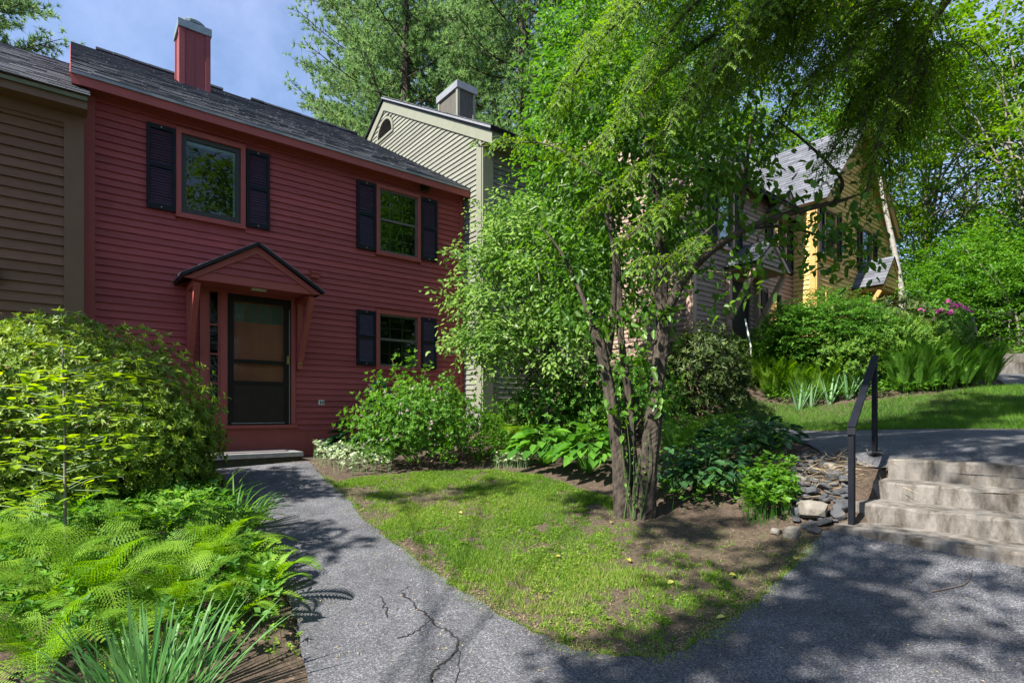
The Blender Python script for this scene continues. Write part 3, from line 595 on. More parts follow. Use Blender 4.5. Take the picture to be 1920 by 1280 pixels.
MB(o).box(-6, .16, 8.915, 8.945, 3.86, 3.995).build('fascia', M['umber_trim'], rf); MB(o).box(-6, .155, 8.885, 8.914, 3.955, 4.0).build('gutter_edge', surf('green_stained_edge', (.04, .06, .03), (.07, .09, .05), 9), rf)
MB(o).box(-6, .16, 8.945, D - .026, 3.86, 3.88).build('soffit', M['umber_trim'], rf)
MB(o).extr([(.1, 9.25, 3.9), (.1, 12.4, 5.9), (.1, 15.7, 3.9)], (.03, 0, 0)).build('gable_wall', M['umber_trim'], R)
MB(o).box(-1.0, -.70, D - .12, D - .02, 1.55, 1.75).build('meter_box', M['grey_sash'], R)

# ---- sage green house with the tall gable
R, o = house_root('clapboard_house', 8, 8.88, -.3, 'sage green clapboard house whose gable rises above the red roof')
D = 8.88; s = 6.32; rz, re, rD = 8.0, 5.39, 13.18
def rake(Dv): return re + (Dv - 8.53) * (rz - re) / (rD - 8.53) if Dv <= rD else rz - (Dv - rD) * .575
wall = MB(o); wall.extr([(s + .004, D, -.6), (s + .004, D, rake(D)), (s + .004, rD, rz), (s + .004, 17.6, rake(17.6)), (s + .004, 17.6, -.6)], (.1, 0, 0)); wall = wall.build('gable_wall', M['sage'], R)
z = .26
while z < 7.85:
    zt = z + EXPO
    front = max(D + .17, (zt - re) / ((rz - re) / (rD - 8.53)) + 8.53 + .05) if zt > rake(D + .17) else D + .17
    back = min(rD + (rz - zt) / .575 - .05, 9.3 + (z + .02 - 4.50) / sl + .06) if z > 4.45 else 9.6
    holes = []
    if 7.0 < z < 7.56: h = math.sqrt(max(.47 ** 2 - max(z - 7.06, 0) ** 2, 0)); holes = [(13.14 - h, 13.14 + h)]
    segs = [(front, back)] if not holes or h < .05 else [(front, holes[0][0]), (holes[0][1], back)]
    for a, b in segs:
        if b - a > .03: clap(M['sage'], wall, a, b, s, z, o, turn=-math.pi / 2)
    z += EXPO
MB(o).box(s - .036, s + .003, D + .002, D + .17, -.5, rake(D + .08) - .12).build('corner_board', M['sage_trim'], R)
for a, b in ((8.50, rD), (17.6, rD)):
    za, zb = rake(a), rake(b)
    MB(o).extr([(s - .055, a, za - .02), (s - .055, b, zb - .02), (s - .055, b, zb - .26), (s - .055, a, za - .26)], (.055, 0, 0)).build('rake_board', M['sage_trim'], R)
rf = MB(o).extr([(s - .10, 8.48, rake(8.5) - .02), (s - .10, rD, rz), (s - .10, rD, rz + .06), (s - .10, 8.46, rake(8.5) + .05)], (3.6, 0, 0)).extr([(s - .10, 17.6, rake(17.6)), (s - .10, rD, rz), (s - .10, rD, rz + .06), (s - .10, 17.6, rake(17.6) + .06)], (3.6, 0, 0)).build('roof', M['black'], R)
gg = nrm(np.array([0, rD - 8.5, rz - rake(8.5)]))
shingles('shingle_field', M['shingle'], rf, o, (s - .11, 8.45, rake(8.5) + .052), (1, 0, 0), gg, 3.6, 5.35, seed=9)
MB(o).extr([(s - .11, 8.46, rake(8.5) + .0), (s - .11, rD, rz + .02), (s - .11, rD, rz + .055), (s - .11, 8.46, rake(8.5) + .045)], (-.012, 0, 0)).build('rake_drip_edge', M['drip'], rf)
# half-round louvred vent
vt = MB(o); an = np.linspace(0, math.pi, 15)
for i in range(14): 
    a, b = an[i], an[i + 1]; q = [(s - .05, 13.14 + r_ * math.cos(t), 7.08 + r_ * math.sin(t)) for r_, t in ((.40, a), (.46, a), (.46, b), (.40, b))]
    vt.extr(q, (.05, 0, 0))
vt.box(s - .055, s, 12.68, 13.60, 7.02, 7.079); vt = vt.build('gable_vent', M['sage_trim'], R)
MB(o).extr([(s - .008, 13.14 + .40 * math.cos(t), 7.08 + .40 * math.sin(t)) for t in an], (.006, 0, 0)).build('vent_back', M['room'], vt)
for k in range(7):
    zz = 7.11 + k * .052; h = math.sqrt(max(.39 ** 2 - (zz - 7.08) ** 2, 0)); MB(o).add([(s - .04, 13.14 - h, zz), (s - .04, 13.14 + h, zz), (s - .012, 13.14 + h, zz + .035), (s - .012, 13.14 - h, zz + .035)], [(0, 1, 2, 3)]).build('vent_slat', M['grey_sash'], vt)
# front of the green house
GW = [(7.75, 8.65, 2.95, 4.2), (7.75, 8.65, .95, 2.1)]
mb = MB(o); wall_holes(mb, s + .005, 9.65, -.6, 5.3, D, .1, GW); wl2 = mb.build('wall', M['sage'], R)
clap_front(M['sage'], wl2, 6.55, 9.6, D, .29, 5.1, GW, o)
MB(o).box(s - .02, 6.55, D - .037, D - .001, -.5, 5.2).build('corner_board', M['sage_trim'], R); MB(o).box(6.551, 9.65, D - .022, D - .001, -.5, .29).build('base_board', M['sage_trim'], R)
MB(o).box(s - .04, 9.85, 8.5, 8.53, 5.22, 5.38).build('fascia', M['sage_trim'], R); MB(o).box(s - .04, 9.85, 8.53, D - .001, 5.24, 5.26).build('soffit', M['sage_trim'], R)
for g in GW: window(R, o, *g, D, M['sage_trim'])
shutter(R, o, 7.36, 7.73, 2.97, 4.17, D); shutter(R, o, 8.67, 9.04, 2.97, 4.17, D)
cm = surf('weathered_chimney_board', (.055, .05, .042), (.10, .092, .078), 4, .8, .2, 30, stretch=(6, 6, .6))
cb = MB(o).box(7.11, 7.58, 11.0, 11.85, 6.4, 7.66).build('chimney', cm, R)
for x, y in ((7.09, 10.98), (7.53, 10.98), (7.09, 11.80)): MB(o).box(x, x + .07, y, y + .07, 6.4, 7.65).build('chimney_corner_board', M['sage_trim'], cb)
MB(o).box(7.06, 7.63, 10.95, 11.9, 7.62, 7.78).build('chimney_flashing', M['drip'], cb)

# ---- mauve brown house up the slope
R, o = house_root('clapboard_house', 11.5, 6.4, 1.2, 'mauve brown clapboard house half hidden behind the multi-stemmed tree')
D = 6.4; a0, a1 = 9.65, 13.9; EZ = 4.85
MW = [(10.50, 11.15, 3.45, 4.72), (12.85, 13.5, 3.3, 4.5), (12.6, 13.3, 1.9, 2.85), (11.1, 11.85, 1.2, 2.85)]
mb = MB(o); wall_holes(mb, a0, a1, .6, EZ, D, .1, MW); wall = mb.build('wall', M['mauve'], R)
clap_front(M['mauve'], wall, a0 + .1, a1, D, 1.45, EZ, MW, o)
clap_front(M['mauve'], wall, 10.3, 11.3, D, EZ, 5.0, [], o)
MB(o).box(a0 - .02, a0 + .1, D - .037, D - .001, .6, EZ).build('corner_board', M['mauve_trim'], R)
lw_ = MB(o).extr([(a0, D, .6), (a0, D, EZ + .1), (a0, 10.6, EZ + .1 + sl * 4.2), (a0, 13, 6), (a0, 13, .6)], (.1, 0, 0)).build('side_wall', M['mauve'], R)
z = 1.45
while z < 7.0:
    f_ = max(D + .12, D + (z + .1 - EZ) / sl + .05); clap(M['mauve'], lw_, f_, 9.2, a0, z, o, turn=-math.pi / 2) if f_ < 9 else None; z += EXPO
MB(o).box(a0 - .036, a0 - .001, D + .001, D + .12, .6, EZ).build('corner_board', M['mauve_trim'], R)
MB(o).extr([(a0 - .04, 6.1, EZ - .12), (a0 - .04, 10.6, EZ - .12 + sl * 4.5), (a0 - .04, 10.6, EZ + .06 + sl * 4.5), (a0 - .04, 6.1, EZ + .06)], (.04, 0, 0)).build('rake_board', M['mauve_trim'], R)
rf = roof_slab(R, o, a0 - .1, a1 + .2, 6.08, EZ, 10.6, EZ + sl * 4.52, M['black'], .06); roof_slab(rf, o, a0 - .1, a1 + .2, 15, EZ, 10.6, EZ + sl * 4.52, M['black'], .06, 'rear_slope')
shingles('shingle_field', M['shingle'], rf, o, (a0 - .1, 6.05, EZ + .002), (1, 0, 0), gv, a1 - a0 + .3, 4.5 / gv[1], seed=11)
def front_gable(R, o, sc_, half, zb, zp, Df, Db, clapm, trim, name, fill=True):
    d = MB(o).extr([(sc_ - half + .06, Df + .05, zb), (sc_ + half - .06, Df + .05, zb), (sc_, Df + .05, zp - .1)], (0, .04, 0)).build(name, clapm, R)
    for sg in (-1, 1):
        e_ = sc_ + sg * half; g = np.array([-sg * half, 0, zp - zb]); nn = nrm(np.array([sg * (zp - zb), 0, half])) * .04
        q = [np.array((e_, Df, zb)), np.array((sc_, Df, zp)), np.array((sc_, Df, zp)) - nn, np.array((e_, Df, zb)) - nn]
        MB(o).extr(q, (0, Db - Df, 0)).build('gable_deck', M['black'], d)
        shingles('gable_shingle_field', M['shingle'], d, o, (e_ + sg * .012, Df - .012, zb - .01), (0, 1, 0), g, Db - Df, math.hypot(half, zp - zb), expo=.13, tab=.28, seed=int(sc_ * 10) + sg)
        MB(o).extr([(e_ - sg * .02, Df + .0, zb - .04), (sc_, Df + .0, zp - .05), (sc_, Df + .0, zp - .16), (e_ - sg * .13, Df + .0, zb - .05)], (0, .03, 0)).build('rake_board', trim, d)
    z = zb; 
    while z < zp - .25:
        w = half * (zp - .16 - z) / (zp - zb) - .02; clap(clapm, d, sc_ - w, sc_ + w, Df + .05, z, o); z += EXPO
    return d
front_gable(R, o, 10.82, .68, 4.82, 5.52, 6.12, 7.6, M['mauve'], M['mauve_trim'], 'dormer_gable')
front_gable(R, o, 13.17, .62, 4.62, 5.22, 6.12, 7.2, M['mauve'], M['mauve_trim'], 'dormer_gable')
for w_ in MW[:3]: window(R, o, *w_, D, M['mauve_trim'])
for s0, s1, z0, z1 in ((10.18, 10.49, 3.5, 4.68), (11.16, 11.47, 3.5, 4.68), (12.52, 12.84, 3.35, 4.46), (13.51, 13.82, 3.35, 4.46), (12.28, 12.59, 1.9, 2.8)): shutter(R, o, s0, s1, z0, z1, D)
MB(o).box(11.1, 11.85, D + .02, D + .06, 1.2, 2.85).build('front_door', M['stormdoor'], R)
hd = front_gable(R, o, 11.5, .72, 3.05, 3.62, 5.65, 6.45, M['mauve'], M['mauve_trim'], 'door_hood')
MB(o).box(10.84, 12.16, 5.70, 6.38, 2.98, 3.04).build('hood_ceiling', M['mauve_trim'], hd)
for sx in (10.9, 12.1):
    MB(o).box(sx - .045, sx + .045, D - .11, D - .018, 1.8, 2.98).build('wall_post', M['mauve_trim'], hd); MB(o).beam((sx, D - .1, 2.0), (sx, 5.75, 2.95), .08, .1, up=(0, 1, .6)).build('bracket', M['mauve_trim'], hd)
# ---- ochre house
R, o = house_root('clapboard_house', 16.3, 5.85, 1.5, 'ochre yellow clapboard house with steep gable far up the slope')
D = 5.85; a0, a1, am = 13.9, 18.7, 16.3; EZ = 5.1; PK = 7.55
YW = [(14.25, 14.95, 3.75, 5.0), (16.6, 17.35, 3.75, 5.0), (14.35, 15.15, 1.9, 2.95)]
mb = MB(o); wall_holes(mb, a0, a1, .8, EZ, D, .1, YW); mb.extr([(a0, D + .001, EZ), (a1, D + .001, EZ), (am, D + .001, PK)], (0, .1, 0)); wall = mb.build('wall', M['ochre'], R)
clap_front(M['ochre'], wall, a0 + .12, a1 - .1, D, 1.6, EZ, YW, o, expo=.114)
z = 1.6 + .114 * math.ceil((EZ - 1.6) / .114)
while z < PK - .2:
    h = (PK - z - .1) / (PK - EZ) * 2.4 - .06; clap(M['ochre'], wall, am - h, am + h, D, z, o); z += .114
MB(o).box(a0 - .02, a0 + .12, D - .037, D - .001, .8, EZ).build('corner_board', M['ochre_trim'], R); MB(o).box(a1 - .1, a1 + .02, D - .037, D - .001, .8, EZ).build('corner_board', M['ochre_trim'], R)
lw_ = MB(o).box(a0, a0 + .1, D, 9, .8, EZ).build('side_wall', M['ochre'], R)
z = 1.6
while z < EZ - .25: clap(M['ochre'], lw_, D + .13, 7.0, a0, z, o, turn=-math.pi / 2); z += .114
MB(o).box(a0 - .036, a0 - .001, D + .001, D + .13, .8, EZ).build('corner_board', M['ochre_trim'], R); MB(o).box(a0 - .036, a0 - .001, D + .131, 7, EZ - .25, EZ).build('frieze_board', M['ochre_trim'], R)
for sg in (-1, 1):
    e_ = am + sg * 2.55; zb = EZ - .12; g = np.array([-sg * 2.55, 0, PK + .05 - zb])
    nn = nrm(np.array([sg * (PK - zb), 0, 2.55])) * .05; q = [np.array((e_, 5.55, zb)), np.array((am, 5.55, PK + .05)), np.array((am, 5.55, PK + .05)) - nn, np.array((e_, 5.55, zb)) - nn]
    rf = MB(o).extr(q, (0, 6.5, 0)).build('roof', M['ochre_trim'], R)
    shingles('shingle_field', M['shingle'], rf, o, (e_ + sg * .012, 5.535, zb), (0, 1, 0), g, 5.5, math.hypot(2.55, PK + .05 - zb), seed=14 + sg)
    MB(o).extr([(e_ - sg * .03, 5.56, zb - .06), (am, 5.56, PK - .02), (am, 5.56, PK - .22), (e_ - sg * .2, 5.56, zb - .06)], (0, .03, 0)).build('rake_board', M['ochre_trim'], R)
for w_ in YW: window(R, o, *w_, D, M['ochre_trim'])
for s0, s1, z0, z1 in ((14.05, 14.24, 3.8, 4.95), (14.96, 15.25, 3.8, 4.95), (16.3, 16.59, 3.8, 4.95), (17.36, 17.65, 3.8, 4.95)): shutter(R, o, s0, s1, z0, z1, D)
hd = front_gable(R, o, 16.72, .78, 3.22, 4.05, 5.1, 5.9, M['ochre'], M['ochre_trim'], 'door_hood')
MB(o).box(16.02, 17.42, 5.16, 5.83, 3.12, 3.20).build('hood_ceiling', M['ochre_trim'], hd)
for sx in (16.06, 17.4):
    MB(o).box(sx - .05, sx + .05, D - .11, D - .018, 2.0, 3.12).build('wall_post', M['ochre_trim'], hd); MB(o).beam((sx, D - .1, 2.2), (sx, 5.2, 3.1), .08, .1, up=(0, 1, .6)).build('bracket', M['ochre_trim'], hd)

# ------------------------------------------------------------------ foliage generators (vectorised)
class Leaves:
    def __init__(s): s.V = []; s.F = {3: [], 4: []}; s.var = []; s.n = 0
    def push(s, V, Fs, var):
        V = V.reshape(-1, 3); s.V.append(V); s.var.append(var)
        for Fa in Fs: s.F[Fa.shape[1]].append(Fa + s.n)
        s.n += len(V)
    def leaf(s, P, A, N, L, W, shape='d', fold=.18, droop=.12, var=None, rng=None):
        n = len(P); P = np.asarray(P, float); A = nrm(np.asarray(A, float)); S = nrm(np.cross(A, N)); N2 = np.cross(S, A)
        L = np.broadcast_to(np.asarray(L, float), (n,))[:, None]; W = np.broadcast_to(np.asarray(W, float), (n,))[:, None]
        if var is None: var = rng.random(n)
        i = np.arange(n)[:, None]
        if shape == 'd':
            V = np.stack([P, P + A * L * .42 + S * W * .5 + N2 * W * fold, P + A * L - N2 * L * droop, P + A * L * .42 - S * W * .5 + N2 * W * fold], 1)
            s.push(V, [np.c_[i * 4, i * 4 + 1, i * 4 + 2], np.c_[i * 4, i * 4 + 2, i * 4 + 3]], np.repeat(var, 4))
        elif shape == 'n':
            V = np.stack([P - S * W * .5, P + S * W * .5, P + A * L - N2 * L * droop], 1); s.push(V, [np.c_[i * 3, i * 3 + 1, i * 3 + 2]], np.repeat(var, 3))
        elif shape == 'o':
            V = np.stack([P, P + A * L * .28 + S * W * .42 + N2 * W * fold, P + A * L * .66 + S * W * .42 + N2 * (W * fold - L * droop * .4), P + A * L - N2 * L * droop,
                          P + A * L * .66 - S * W * .42 + N2 * (W * fold - L * droop * .4), P + A * L * .28 - S * W * .42 + N2 * W * fold], 1); k = i * 6
            s.push(V, [np.c_[k, k + 1, k + 2, k + 3], np.c_[k, k + 3, k + 4, k + 5]], np.repeat(var, 6))
        return s
    def strap(s, P, A, L, W, bend, rng, seg=6, var=None, twist=.3):     # arching strap leaves
        n = len(P); A = nrm(A); h = A.copy(); h[:, 2] = 0; h = nrm(h); S = np.cross(h, [0, 0, 1.]); S = nrm(S + rng.normal(0, twist, S.shape) * [1, 1, .3])
        t = np.linspace(0, 1, seg + 1); pos = np.repeat(P[:, None], seg + 1, 1).astype(float); d = A.copy()
        pts = [P.astype(float)]
        for k in range(seg): 
            d = nrm(d + (h * .6 + np.array([0, 0, -1.])) * (np.broadcast_to(bend, (n,)) * (.35 + t[k]) / seg)[:, None]); pts.append(pts[-1] + d * (np.broadcast_to(L, (n,)) / seg)[:, None])
        wprof = np.array([.55, .9, 1., .95, .8, .5, .03]) if seg == 6 else np.interp(t, [0, .3, .7, 1], [.6, 1, .85, .03])
        V = np.stack([q for k in range(seg + 1) for q in (pts[k] - S * (W * wprof[k] / 2)[:, None], pts[k] + S * (W * wprof[k] / 2)[:, None])], 1)
        i = np.arange(n)[:, None] * (2 * seg + 2); Fs = [np.c_[i + 2 * k, i + 2 * k + 1, i + 2 * k + 3, i + 2 * k + 2] for k in range(seg)]
        if var is None: var = rng.random(n)
        s.push(V, Fs, np.repeat(var, 2 * seg + 2)); return s
    def mesh(s, name, off=(0, 0, 0)):
        V = np.concatenate(s.V) - np.array(off); gr = [np.concatenate(s.F[k]) for k in (3, 4) if s.F[k]]
        return np_mesh(name, V, gr, np.concatenate(s.var))
def rdir(rng, n, zlo=-1, zhi=1):
    z = rng.uniform(zlo, zhi, n); a = rng.uniform(0, 2 * math.pi, n); r = np.sqrt(np.maximum(1 - z * z, 0)); return np.c_[r * np.cos(a), r * np.sin(a), z]
UPV = np.array([0, 0, 1.])

def whorls(lv, rng, P, D, per, L, W, shape='d', spread=.9, var0=None, lift=.25):   # rosettes of leaves at points P facing D
    n = len(P); D = nrm(D); ref = np.where(np.abs(D[:, 2:3]) > .9, [[1., 0, 0]], [[0, 0, 1.]]); A = nrm(np.cross(D, ref)); B = np.cross(D, A)
    wv = rng.random(n) if var0 is None else var0
    for k in range(per):
        a = 2 * math.pi * k / per + rng.uniform(-.35, .35, n); sp = spread * rng.uniform(.6, 1.2, n)
        ax = (A * np.cos(a)[:, None] + B * np.sin(a)[:, None]) * sp[:, None] + D * (lift + rng.uniform(0, .5, n))[:, None]
        lv.leaf(P + D * rng.uniform(-.02, .01, n)[:, None], ax, D + rng.normal(0, .15, D.shape), L * rng.uniform(.65, 1.15, n), W * rng.uniform(.75, 1.2, n), shape, var=np.clip(wv * .7 + rng.uniform(0, .3, n), 0, 1))
def dome_pts(rng, n, c, rad, zlo=-.35, inner=.62, lump=.14, seed=0):
    d = rdir(rng, n, zlo, 1); u = inner + (1 - inner) * rng.random(n) ** .55
    l = 1 + lump * vnoise(d[:, 0] * 3 + d[:, 2] * 2, d[:, 1] * 3, 2.2, seed) * 2
    return np.array(c) + d * np.array(rad) * (u * l)[:, None], d
def plant(name, label, cat, base, group=None): return tag(empty(name, tuple(base)), label, cat, group)
def add_leaves(root, lv, mat, name='foliage'): o = link(name, lv.mesh(name, root.location), mat, root); return o
def stems(root, rng, c, rad, n, r0, mat, name='stem', zb=None, bend=.2):
    b = np.array(root.location)
    for k in range(n):
        d = rdir(rng, 1, .1, .95)[0]; e = np.array(c) + d * np.array(rad) * .8; st = b + rng.normal(0, .06, 3) * [1, 1, 0] - [0, 0, .05]
        m = (st + e) / 2 + rng.normal(0, bend * .4, 3) + [0, 0, -.08]; P = spline([st, m, e], 5); MB(b).tube(P, np.linspace(r0, r0 * .3, len(P)), 5).build(name, mat, root, smooth=True)
def shrub(name, label, cat, px, pyb, Y, rad, cz, nw, per, L, W, mat, seed, zlo=-.35, shape='d', group=None, inner=.6, nst=7, st=.02, spread=.9, bias=.35, stemmat=None, lump=.14, base=None):
    rng = np.random.default_rng(seed); x = (px - 960) / F * Y if base is None else base[0]; y = Y if base is None else base[1]; g = gz(x, y); root = plant(name, label, cat, (x, y, g), group); c = (x, y, g + cz)
    P, D = dome_pts(rng, nw, c, rad, zlo, inner, lump, seed); lv = Leaves()
    out = nrm(D * [1, 1, .7] + [0, 0, bias] + rng.normal(0, .3, D.shape)); P[:, 2] = np.maximum(P[:, 2], GZ(P[:, 0], P[:, 1]) + .03)
    whorls(lv, rng, P, out, per, L, W, shape, spread); add_leaves(root, lv, mat)
    stems(root, rng, c, rad, nst, st, stemmat or M['twig']); return root, c, rng

def blob_crown(rng, blobs, ncl, per, cr, L, W, shape='d', flat=.45, droop=.1, upn=1.0, hang=.0, lv=None, gap=.0, seed=0):
    lv = lv or Leaves(); w = np.array([b[1][0] * b[1][1] * b[1][2] for b in blobs]) ** .67; w = w / w.sum(); ks = rng.choice(len(blobs), ncl, p=w)
    C = np.array([b[0] for b in blobs])[ks]; Rr = np.array([b[1] for b in blobs])[ks]; d = rdir(rng, ncl); cen = C + d * Rr * (rng.uniform(.35, 1.05, ncl) ** .6)[:, None]
    if gap: keep = vnoise(cen[:, 0] + cen[:, 2] * .7, cen[:, 1] - cen[:, 2] * .6, 1.6, seed) > gap; cen = cen[keep]; d = d[keep]
    n = len(cen); cv = rng.random(n)
    # each cluster is a twig with leaves set alternately along it
    tw = nrm(d * [1, 1, flat] + rng.normal(0, .55, (n, 3)) * [1, 1, flat] + [0, 0, -.35 * hang]); sd = nrm(np.cross(tw, UPV + rng.normal(0, .35, (n, 3)))); ln = cr * rng.uniform(1.6, 3.0, n)
    t = np.linspace(-.35, 1, per)[None] + rng.uniform(-.05, .05, (n, per)); sg = np.where(np.arange(per) % 2, 1., -1.)[None, :, None]
    P = (cen[:, None] + tw[:, None] * (t * ln[:, None])[..., None] + sd[:, None] * sg * rng.uniform(.0, .5, (n, per, 1)) * cr + rng.normal(0, cr * .22, (n, per, 3)) * [1, 1, flat + .2] + UPV * (-(t ** 2) * ln[:, None] * .22)[..., None]).reshape(-1, 3)
    ax = (tw[:, None] * .65 + sd[:, None] * sg * rng.uniform(.5, 1.2, (n, per, 1)) + rng.normal(0, .3, (n, per, 3)) * [1, 1, .6] + UPV * (-.25 - hang * .5)).reshape(-1, 3)
    N = UPV * upn + rng.normal(0, .38, P.shape); m = len(P)
    lv.leaf(P, ax, N, L * rng.uniform(.6, 1.2, m), W * rng.uniform(.65, 1.15, m), shape, droop=droop, var=np.clip(np.repeat(cv, per) * .6 + rng.uniform(0, .4, m), 0, 1))
    b0 = cen - tw * (ln * .5)[:, None]; lv.leaf(b0, tw, sd, ln * 1.35, .011, 'n', droop=.1, var=np.zeros(n))
    return lv, cen
def limbs(rng, base, fork, ends, r0, r1, off, wob=.15, n=6):
    mb = MB(off); base = np.array(base); fork = np.array(fork)
    P = spline([base, base * .55 + fork * .45 + rng.normal(0, .06, 3), fork], 6); mb.tube(P, np.linspace(r0, r1, len(P)), 9)
    for e in ends:
        e = np.array(e); t = rng.uniform(.45, 1.0); st = base + (fork - base) * t; m = (st + e) / 2 + rng.normal(0, wob, 3) + [0, 0, wob]
        Q = spline([st, m, e], 5); mb.tube(Q, np.linspace(r1 * .6 * (1.2 - .4 * t), .012, len(Q)), n)
    return mb
def broad_tree(name, label, base, h, blobs, ncl, per, cr, L, W, mat, bark, r0, seed, group=None, shape='d', flat=.45, nl=16, gap=0., fork=.75, lean=(0, 0)):
    rng = np.random.default_rng(seed); b = np.array(base, float); root = plant(name, label, 'tree', b, group)
    bl = [(b + np.array(c), r) for c, r in blobs]; lv, cen = blob_crown(rng, bl, ncl, per, cr, L, W, shape, flat, gap=gap, seed=seed)
    add_leaves(root, lv, mat, 'crown'); ends = cen[rng.choice(len(cen), nl, replace=False)]
    fk = b + np.array([lean[0], lean[1], h * fork]); limbs(rng, b - [0, 0, .15], fk, ends, r0, r0 * .45, b).build('trunk', bark, root, smooth=True); return root
def pine_mesh(seed, h, zs, spread, nb=64, mat=None):
    rng = np.random.default_rng(seed); lv = Leaves(); mb = MB(); P = spline([(0, 0, -.3), (rng.normal(0, .1), rng.normal(0, .1), h * .5), (0, 0, h)], 8); mb.tube(P, np.linspace(.36, .10, len(P)), 9)
    TP = []; TD = []
    for k in range(nb):
        z = zs + (h - zs) * (k + rng.random()) / nb; fr = (z - zs) / (h - zs); Lb = spread * (1 - fr * .45) * rng.uniform(.6, 1.1); a = k * 2.4 + rng.uniform(-.4, .4)
        dr = np.array([math.cos(a), math.sin(a), 0]); e = np.array([0, 0, z]) + dr * Lb + [0, 0, Lb * rng.uniform(.02, .28)]
        m = np.array([0, 0, z]) + dr * Lb * .5 + [0, 0, Lb * -.04]; Q = spline([(0, 0, z), m, e], 5); mb.tube(Q, np.linspace(.055 * (1 - fr * .6), .012, len(Q)), 5)
        sd = np.cross(dr, UPV)
        for t in np.linspace(.28, 1, 13):
            p = Q[min(int(t * (len(Q) - 1)), len(Q) - 1)]; 
            for sg in (-1, 1):
                tl = Lb * .30 * (1.15 - t * .75) * rng.uniform(.6, 1.2); td = nrm(dr * .75 + sd * sg * rng.uniform(.5, 1.1) + UPV * rng.uniform(.0, .45))
                if tl > .35: mb.tube([p, p + td * tl], [.012, .005], 3)
                for q in np.linspace(.3, 1, max(3, int(tl / .13))): TP.append(p + td * tl * q + rng.normal(0, .05, 3)); TD.append(nrm(td + UPV * .35 + rng.normal(0, .25, 3)))
    TP = np.array(TP); TD = np.array(TD); n = len(TP); tv = rng.random(n)
    for k in range(15):
        ax = TD * .75 + rng.normal(0, .55, (n, 3)); lv.leaf(TP, ax, rng.normal(0, 1, (n, 3)), rng.uniform(.13, .24, n), .032, 'n', droop=.05, var=np.clip(tv * .6 + rng.uniform(0, .4, n), 0, 1))
    tm = mb.build('trunk', M['bark_d']); me = tm.data; bpy.data.objects.remove(tm); return lv.mesh('crown'), me

# ------------------------------------------------------------------ background trees
def place_pine(meshes, base, sc, rz, label):
    r = plant('pine_tree', label, 'tree', base, 'tall white pines behind the houses'); r.rotation_euler = (0, 0, rz); r.scale = (sc, sc, sc)
    link('crown', meshes[0], M['l_pine'], r); link('trunk', meshes[1], M['bark_d'], r); return r
pA = pine_mesh(21, 20, 4.5, 5.6, 105); pB = pine_mesh(22, 19, 3.5, 5.0, 105)
place_pine(pA, (at(760, 0, 22)[0], 22, -1.), 1.0, 0.3, 'tall white pine rising behind the red roof between chimney and green gable')
place_pine(pB, (at(975, 0, 20)[0], 20, 0), 1.05, 1.7, 'tall white pine with dark trunk just behind the green chimney')
place_pine(pB, (at(655, 0, 20)[0], 20, -2.6), .62, 4.0, 'shorter bushy white pine above the red roof, tips against the sky')
place_pine(pA, (at(-95, 0, 17)[0], 17, -2.5), .88, 2.2, 'dark white pine whose branch tips enter the top corner over the brown roof')
place_pine(pB, (at(870, 0, 25)[0], 25, 0), 1.1, 2.9, 'broad white pine filling the gap between the two tall pines')
place_pine(pA, (at(700, 0, 27)[0], 27, -1), 1.05, 1.2, 'white pine deep behind the bushy pine over the red roof')
place_pine(pA, (at(1180, 0, 26)[0], 26, 1.5), 1.05, 5.0, 'white pine farthest back behind the leafy garden trees')
bl = [((0, 0, 7.5), (2.6, 2.6, 2.6)), ((1.6, -.5, 5.2), (2., 2., 1.6)), ((-1.4, .6, 5.6), (2.1, 2, 1.8)), ((.2, 0, 10), (1.8, 1.8, 1.7)), ((-.8, .3, 3.4), (1.6, 1.6, 1.1)), ((1.5, .2, 8.6), (1.6, 1.6, 1.3))]
def far_tree(px, Y, zb, sc, rz, label, proto=[None], mat='l_maple', bark='bark_g', seed=31, blobs=bl, n=620):
    x = at(px, 0, Y)[0]
    if proto[0] is None:
        proto[0] = broad_tree('maple_tree', label, (0, 0, 0), 8, blobs, n, 34, .34, .15, .11, M[mat], M[bark], .16, seed, 'leafy trees on the wooded slope', flat=.28, nl=26, gap=-.12); t = proto[0]
    else: t = copy_tree(proto[0])
    t.location = (x, Y, zb); t.scale = (sc, sc, sc); t.rotation_euler = (0, 0, rz); t['label'] = label; return t
fA = [None]
far_tree(1735, 19, 2.2, 1.0, .0, 'sunlit maple with pale slender trunk beside the ochre house', fA)
far_tree(1930, 15.5, 1.8, .95, 1.9, 'yellow-green maple at the right edge above the flowering bush', fA)
far_tree(1830, 24, 3.4, 1.0, 3.1, 'maple standing higher up the slope between its two neighbours', fA)
far_tree(1600, 27, 3.2, 1.15, 4.4, 'maple whose top shows above the ochre roof', fA)
far_tree(1400, 25, 2.6, 1.1, 5.2, 'maple behind the mauve house roof', fA)
fB = [None]
bl2 = [((0, 0, 1.6), (2.2, 1.5, 1.4)), ((1.8, .2, 1.2), (1.6, 1.3, 1.1)), ((-1.8, .1, 1.4), (1.6, 1.3, 1.2)), ((.4, .3, 2.7), (1.5, 1.2, .9))]
def thicket(px, Y, zb, sc, rz, label, proto=fB):
    x = at(px, 0, Y)[0]
    if proto[0] is None: proto[0] = broad_tree('thicket_shrub', label, (0, 0, 0), 1.8, bl2, 640, 30, .22, .095, .062, M['l_bright'], M['bark_g'], .05, 37, 'sunlit thicket on the bank at the right', flat=.4, nl=18); proto[0]['category'] = 'shrub'; t = proto[0]
    else: t = copy_tree(proto[0])
    t.location = (x, Y, zb); t.scale = (sc, sc, sc); t.rotation_euler = (0, 0, rz); t['label'] = label
thicket(1800, 15.5, 1.4, 1.0, .2, 'bright leafy thicket just right of the ochre house porch')
